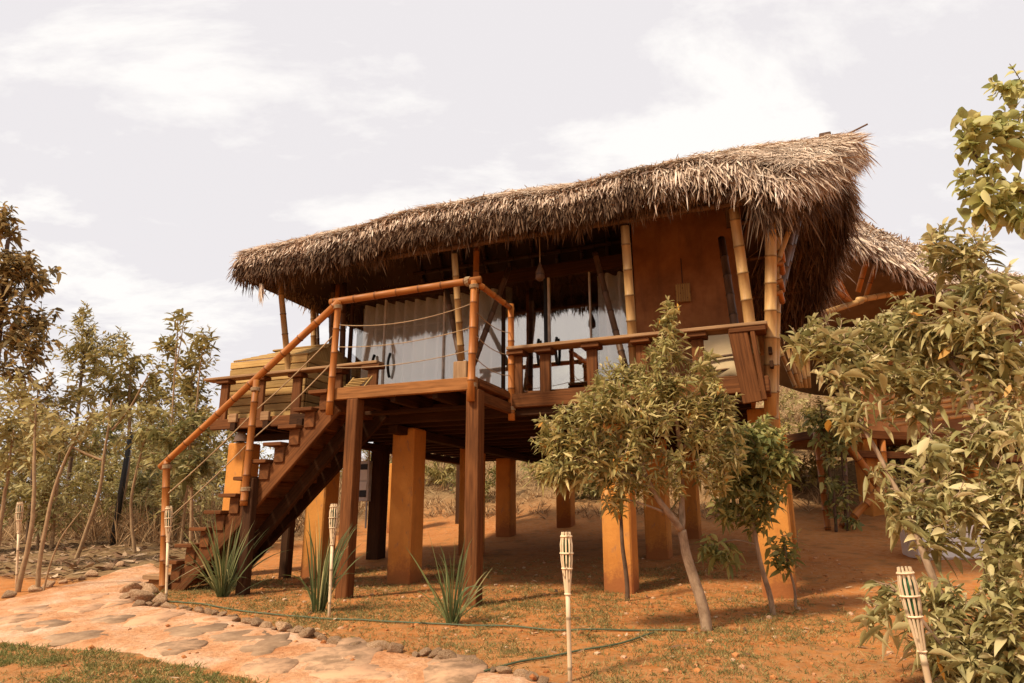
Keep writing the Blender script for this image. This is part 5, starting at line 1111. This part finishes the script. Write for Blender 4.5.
# ------------------------------------------------------------------ spiky plants
def spiky(px, py, h, n_, spread, label):
    b0 = on_ground(px, py); mb = MB()
    for k in range(n_):
        a = random.random() * 6.283; tilt = abs(random.gauss(0, spread)); Ln = h * random.uniform(0.55, 1.1); w_ = random.uniform(0.012, 0.022)
        st0 = Vector((math.cos(a), math.sin(a), 0)) * random.uniform(0, 0.06); d = Vector((math.cos(a) * math.sin(tilt), math.sin(a) * math.sin(tilt), math.cos(tilt)))
        sd = d.cross(Vector((math.cos(a + 1.2), math.sin(a + 1.2), 0.1))).normalized(); bend = random.uniform(0.05, 0.35) + (0.9 if random.random() < 0.22 else 0)
        vs = []; m_ = 8
        for i in range(m_ + 1):
            t = i / m_; p = st0 + d * Ln * t + Vector((math.cos(a) * 0.5, math.sin(a) * 0.5, -0.75)) * bend * Ln * t**2.6
            ww = w_ * (1 - t**3) * (0.75 + 0.5 * t if t < 0.5 else 1)
            vs += [p - sd * ww / 2, p + sd * ww / 2]
        mb.add(vs, [(2 * i, 2 * i + 1, 2 * i + 3, 2 * i + 2) for i in range(m_)])
    o = mb.build('spiky_plant', M['blade'], smooth=False); o.location = b0
    return tag(o, label, 'plant', 'spiky plants along the stone edging')
spiky(222, 597, 1.0, 90, 0.32, 'widest spiky green plant, in front of the stairs')
spiky(318, 612, 1.0, 64, 0.19, 'upright spiky green plant beside the torch by the left balcony post')
spiky(452, 624, 0.85, 46, 0.36, 'sparse spiky plant at the foot of the balcony corner post')

# ------------------------------------------------------------------ torches
def torch(base, top, label, s=1.0):
    base = Vector(base); top = Vector(top); T = empty('garden_torch', base); tag(T, label, 'torch', 'bamboo garden torches')
    ax = top - base; Ln = ax.length; a = ax / Ln; x = a.orthogonal().normalized(); y = a.cross(x)
    hl = 0.40 * s; r_ = 0.014 * s
    MB().bamboo(-a * 0.1, a * (Ln - hl), r_, 10, 0.3, taper=1.1).build('pole', M['bamboo_pale'], T, smooth=True)
    b = MB(); n_ = 10
    for k in range(n_):
        an = 2 * math.pi * k / n_
        pts = []
        for f, rr_ in ((0, 0.013), (0.25, 0.022), (0.55, 0.036), (0.8, 0.038), (1.0, 0.027)):
            pts.append(a * (Ln - hl + hl * f) + (x * math.cos(an) + y * math.sin(an)) * rr_ * s)
        b.tube(pts, [0.0055 * s, 0.0055 * s, 0.0055 * s, 0.006 * s, 0.005 * s], 5)
    b.build('slat_basket', M['bamboo_pale'], T)
    MB().tube([a * (Ln - hl * 0.55), a * (Ln - hl * 0.5), a * (Ln - 0.08 * s), a * (Ln - 0.05 * s)], [0.02 * s, 0.026 * s, 0.029 * s, 0.018 * s], 10).build('oil_can', M['green'], T, smooth=True)
    b = MB()
    for f, rr_ in ((0.02, 0.018), (0.42, 0.034), (0.66, 0.043), (0.93, 0.037)):
        c = a * (Ln - hl + hl * f)
        b.tube([c + (x * math.cos(t * 0.5236) + y * math.sin(t * 0.5236)) * rr_ * s for t in range(13)], 0.006 * s, 5, cap=False)
    b.build('binding', M['rope'] if False else M['bamboo_pale'], T)
    return T
torch(on_ground(166, 602), sight(169, 506, 8.1), 'torch standing at the bottom of the staircase')
torch(on_ground(329, 617), sight(334, 504, 7.03), 'torch between two spiky plants by the left balcony post')
torch(gpt(0.37, 4.75), sight(566, 532, 4.75), 'torch standing alone in the middle foreground before the deck')
torch(gpt(2.03, 3.6), sight(904, 567, 3.6), 'nearest torch, in front of the large tree at right', 1.0)
torch(on_ground(16, 590), sight(20, 502, 9.3), 'leftmost torch beside a twin stemmed slender tree')

# ------------------------------------------------------------------ border stones
def stone_mesh(seed):
    import bmesh
    bm = bmesh.new(); bmesh.ops.create_icosphere(bm, subdivisions=3, radius=1.0)
    for v in bm.verts:
        d = v.co.normalized(); k = 1 + 0.30 * noise.noise(d * 1.3 + Vector((seed * 7.1, 0, 0))) + 0.13 * noise.noise(d * 3.5 + Vector((0, seed * 3.3, 0))) + 0.07 * noise.noise(d * 7 + Vector((seed, 0, 0))) + 0.03 * noise.noise(d * 16)
        c = d * k
        for pn in range(9):
            h_ = Vector((math.sin(seed * 3 + pn * 2.1), math.cos(seed * 5 + pn * 1.3), math.sin(seed + pn * 4))).normalized(); e_ = c.dot(h_) - 0.62
            if e_ > 0: c -= h_ * e_ * 0.9
        v.co = c
    me = bpy.data.meshes.new('border_stone'); bm.to_mesh(me); bm.free(); me.materials.append(M['stone'])
    me.polygons.foreach_set('use_smooth', [True] * len(me.polygons)); return me
SM = [stone_mesh(k + 1) for k in range(7)]
def stone(p, r_, label, group, flat=0.7):
    o = bpy.data.objects.new('border_stone', random.choice(SM)); COL.objects.link(o)
    o.location = (p.x, p.y, ground(p.x, p.y) + r_ * flat * 0.45); o.scale = (r_ * random.uniform(0.9, 1.3), r_ * random.uniform(0.8, 1.1), r_ * flat); o.rotation_euler = (random.uniform(-.25, .25), random.uniform(-.25, .25), random.random() * 6.28)
    tag(o, label, 'stone', group); return o
line = [(150, 606), (165, 608), (200, 613), (235, 620), (270, 628), (305, 636), (340, 644), (385, 651), (430, 658), (485, 669), (540, 683), (575, 696)]
wp = [on_ground(*q) for q in line]; acc = 0
for a, c in zip(wp[:-1], wp[1:]):
    ln = (c - a).length; t = acc
    while t < ln:
        r_ = random.choice((random.uniform(0.03, 0.06), random.uniform(0.05, 0.085)))
        p = a.lerp(c, t / ln) + Vector((random.uniform(-.03, .03), random.uniform(-.03, .04), 0))
        stone(p, r_, 'small rough brown stone in the row edging the path', 'stones edging the path')
        t += r_ * 1.75 + random.uniform(0, 0.05)
    acc = t - ln
for px, py, r_ in ((130, 594, .13), (143, 602, .14), (127, 600, .10), (150, 594, .11), (160, 603, .10), (146, 590, .10), (138, 608, .08)):
    stone(on_ground(px, py), r_, 'larger rough stone in the heap at the foot of the stairs', 'heap of stones by the stairs', 0.75)
wp = [on_ground(*q) for q in [(-40, 606), (2, 600), (25, 595), (60, 585), (100, 574), (140, 562)]]
for a, c in zip(wp[:-1], wp[1:]):
    n_ = max(1, int((c - a).length / 0.3))
    for k in range(n_):
        stone(a.lerp(c, (k + random.random() * 0.6) / n_) + Vector((-0.05, 0.08, 0)), random.uniform(0.05, 0.12), 'reddish stone along the far edge of the path', 'stones along the far path edge')

# ------------------------------------------------------------------ hoses
def hose(pts, label, r_=0.008):
    P = [on_ground(*q) for q in pts]; sm = []
    for i in range(len(P) - 1):
        for k in range(8):
            t = k / 8; p0, p1, p2, p3 = P[max(i - 1, 0)], P[i], P[i + 1], P[min(i + 2, len(P) - 1)]
            p = 0.5 * ((2 * p1) + (p2 - p0) * t + (2 * p0 - 5 * p1 + 4 * p2 - p3) * t * t + (3 * p1 - p0 - 3 * p2 + p3) * t**3)
            sm.append(gpt(p.x, p.y, r_ + 0.006 + 0.008 * noise.noise(p * 2)))
    o0 = sm[0].copy(); o = MB().tube([p - o0 for p in sm], r_, 7).build('garden_hose', M['hose'], smooth=True); o.location = o0
    tag(o, label, 'hose')
hose([(150, 588), (158, 600), (200, 605), (250, 613), (310, 619), (380, 623), (450, 626), (520, 629), (570, 632), (640, 632), (690, 633)], 'thin green hose running behind the edging stones to the tree')
hose([(425, 690), (470, 678), (520, 664), (570, 655), (610, 648), (640, 640), (655, 634)], 'dark green hose crossing the edging stones toward the path')

# ------------------------------------------------------------------ ground cover (nobody could count it)
def tufts(name, n_, region, dens, hgt, m_, per=6, wid=0.006, spread=0.5):
    P, D, Nn, Ln, Wd = [], [], [], [], []
    c = 0; tries = 0
    while c < n_ and tries < n_ * 30:
        tries += 1; x, y = region()
        if random.random() > dens(x, y): continue
        c += 1; z = ground(x, y); h_ = random.uniform(*hgt)
        for k in range(per):
            P.append((x + random.gauss(0, 0.02), y + random.gauss(0, 0.02), z - 0.005)); D.append((random.gauss(0, spread), random.gauss(0, spread), 1)); Nn.append((random.gauss(0, 1), random.gauss(0, 1), 0.2)); Ln.append(h_ * random.uniform(0.5, 1.2)); Wd.append(wid * random.uniform(0.6, 1.3))
    o = leaves_obj(name, leaf_arrays(P, D, Nn, Ln, Wd, np.full(len(P), 0.25)), m_); return o
def nzz(x, y, s, k): return 0.5 + 0.5 * noise.noise(Vector((x * s, y * s, k))) + 0.25 * noise.noise(Vector((x * s * 2.7, y * s * 2.7, k + 4)))
def d_front(x, y):
    if poly_sd(x, y) > -0.03: return 0
    u, v = uv_of(x, y); n_ = nzz(x, y, 0.9, 2)
    f = (0.26 + 0.74 * sst(0.40, 0.68, n_)) * (1.0 if v < 0.3 else 0.6) * sst(4.2, 2.2, u + v * .3)
    return f * sst(4.5, 1.5, v) * 0.9
o = tufts('sparse_grass', 13000, lambda: (random.uniform(-5, 3.6), random.uniform(3.5, 11)), d_front, (0.02, 0.075), M['grass'], 8, 0.0045, 0.7); tag(o, 'sparse dry grass on the red soil before the house', 'grass', kind='stuff')
def d_left(x, y):
    s = poly_sd(x, y)
    if s > 0.02 or x > -0.3: return 0
    u, v = uv_of(x, y)
    if v > -1.9: return 0
    return sst(0.40, 0.75, nzz(x, y, 1.6, 6)) * (0.35 + 0.65 * sst(0.1, 0.6, -s))
o = tufts('lawn', 7000, lambda: (random.uniform(-5.5, 0), random.uniform(2.8, 6.6)), d_left, (0.025, 0.075), M['grass_g'], 10, 0.005, 0.6); tag(o, 'short worn grass below the path', 'grass', kind='stuff')
def d_far(x, y):
    u, v = uv_of(x, y)
    if v < 8 or (u > 5 and v < 12): return 0.0
    return 0.4 + 0.6 * sst(0.4, 0.7, nzz(x, y, 0.35, 1))
o = tufts('hillside_grass', 9000, lambda: (random.uniform(-14, 12), random.uniform(14, 36)), d_far, (0.12, 0.4), M['brush'], 7, 0.018, 0.6); tag(o, 'dry grass covering the slope behind the house', 'grass', kind='stuff')
def d_wood(x, y):
    u, v = uv_of(x, y); return 1.0 if (u < -6.5 and v > 3.2) else 0.0
o = tufts('dry_brush', 7000, lambda: (random.uniform(-30, -3), random.uniform(13, 33)), d_wood, (0.35, 1.5), M['brush'], 7, 0.016, 0.45); tag(o, 'tall dry brush among the trees on the left', 'brush', kind='stuff')
# litter
def litter(name, n_, region, ok, size, label):
    P, D, Nn, Ln = [], [], [], []
    while len(P) < n_:
        x, y = region()
        if random.random() > ok(x, y): continue
        P.append((x, y, ground(x, y) + random.uniform(0.008, 0.03))); a = random.random() * 6.28; D.append((math.cos(a), math.sin(a), random.uniform(-.1, .25))); Nn.append((random.gauss(0, .3), random.gauss(0, .3), 1)); Ln.append(random.uniform(*size))
    Ln = np.array(Ln); W_ = Ln * rng.uniform(0.06, 0.4, n_)
    o = leaves_obj(name, leaf_arrays(P, D, Nn, Ln, W_, rng.uniform(-.2, .1, n_)), M['litter']); tag(o, label, 'leaves', kind='stuff')
def ok_left(x, y):
    u, v = uv_of(x, y); return 1.0 if (u < -5.3 and v > 0.2 and poly_sd(x, y) < -0.1) else 0
litter('leaf_litter', 5200, lambda: (random.uniform(-15, -4.5), random.uniform(9.2, 19)), ok_left, (0.06, 0.26), 'dead leaves and twigs on the bank left of the stairs')
litter('fallen_leaves', 420, lambda: (random.uniform(-3, 4.2), random.uniform(3.8, 9)), lambda x, y: 0.0 if poly_sd(x, y) > -0.05 else 0.2 + sst(.5, .8, nzz(x, y, 1.2, 3)), (0.03, 0.10), 'scattered dead leaves on the red soil')

def clods(n_):
    import bmesh
    bm = bmesh.new(); bmesh.ops.create_icosphere(bm, subdivisions=1, radius=1.0); base = [v.co.copy() for v in bm.verts]; fs = [tuple(v.index for v in f.verts) for f in bm.faces]; bm.free()
    mb = MB()
    for _ in range(n_):
        x, y = random.uniform(-3.5, 4.5), random.uniform(3.6, 11)
        if poly_sd(x, y) > -0.05 and random.random() > 0.25: continue
        r_ = 0.006 + 0.022 * random.random() ** 3; c = Vector((x, y, ground(x, y) + r_ * 0.2 + (0.02 if poly_sd(x, y) > 0 else 0)))
        mb.add([c + Vector((b_.x * r_ * random.uniform(.7, 1.4), b_.y * r_ * random.uniform(.7, 1.4), b_.z * r_ * random.uniform(.5, .9))) for b_ in base], fs)
    o = mb.build('soil_clods', M['clod']); tag(o, 'small clods and pebbles of red soil on the ground', 'pebbles', kind='stuff')
clods(2200)
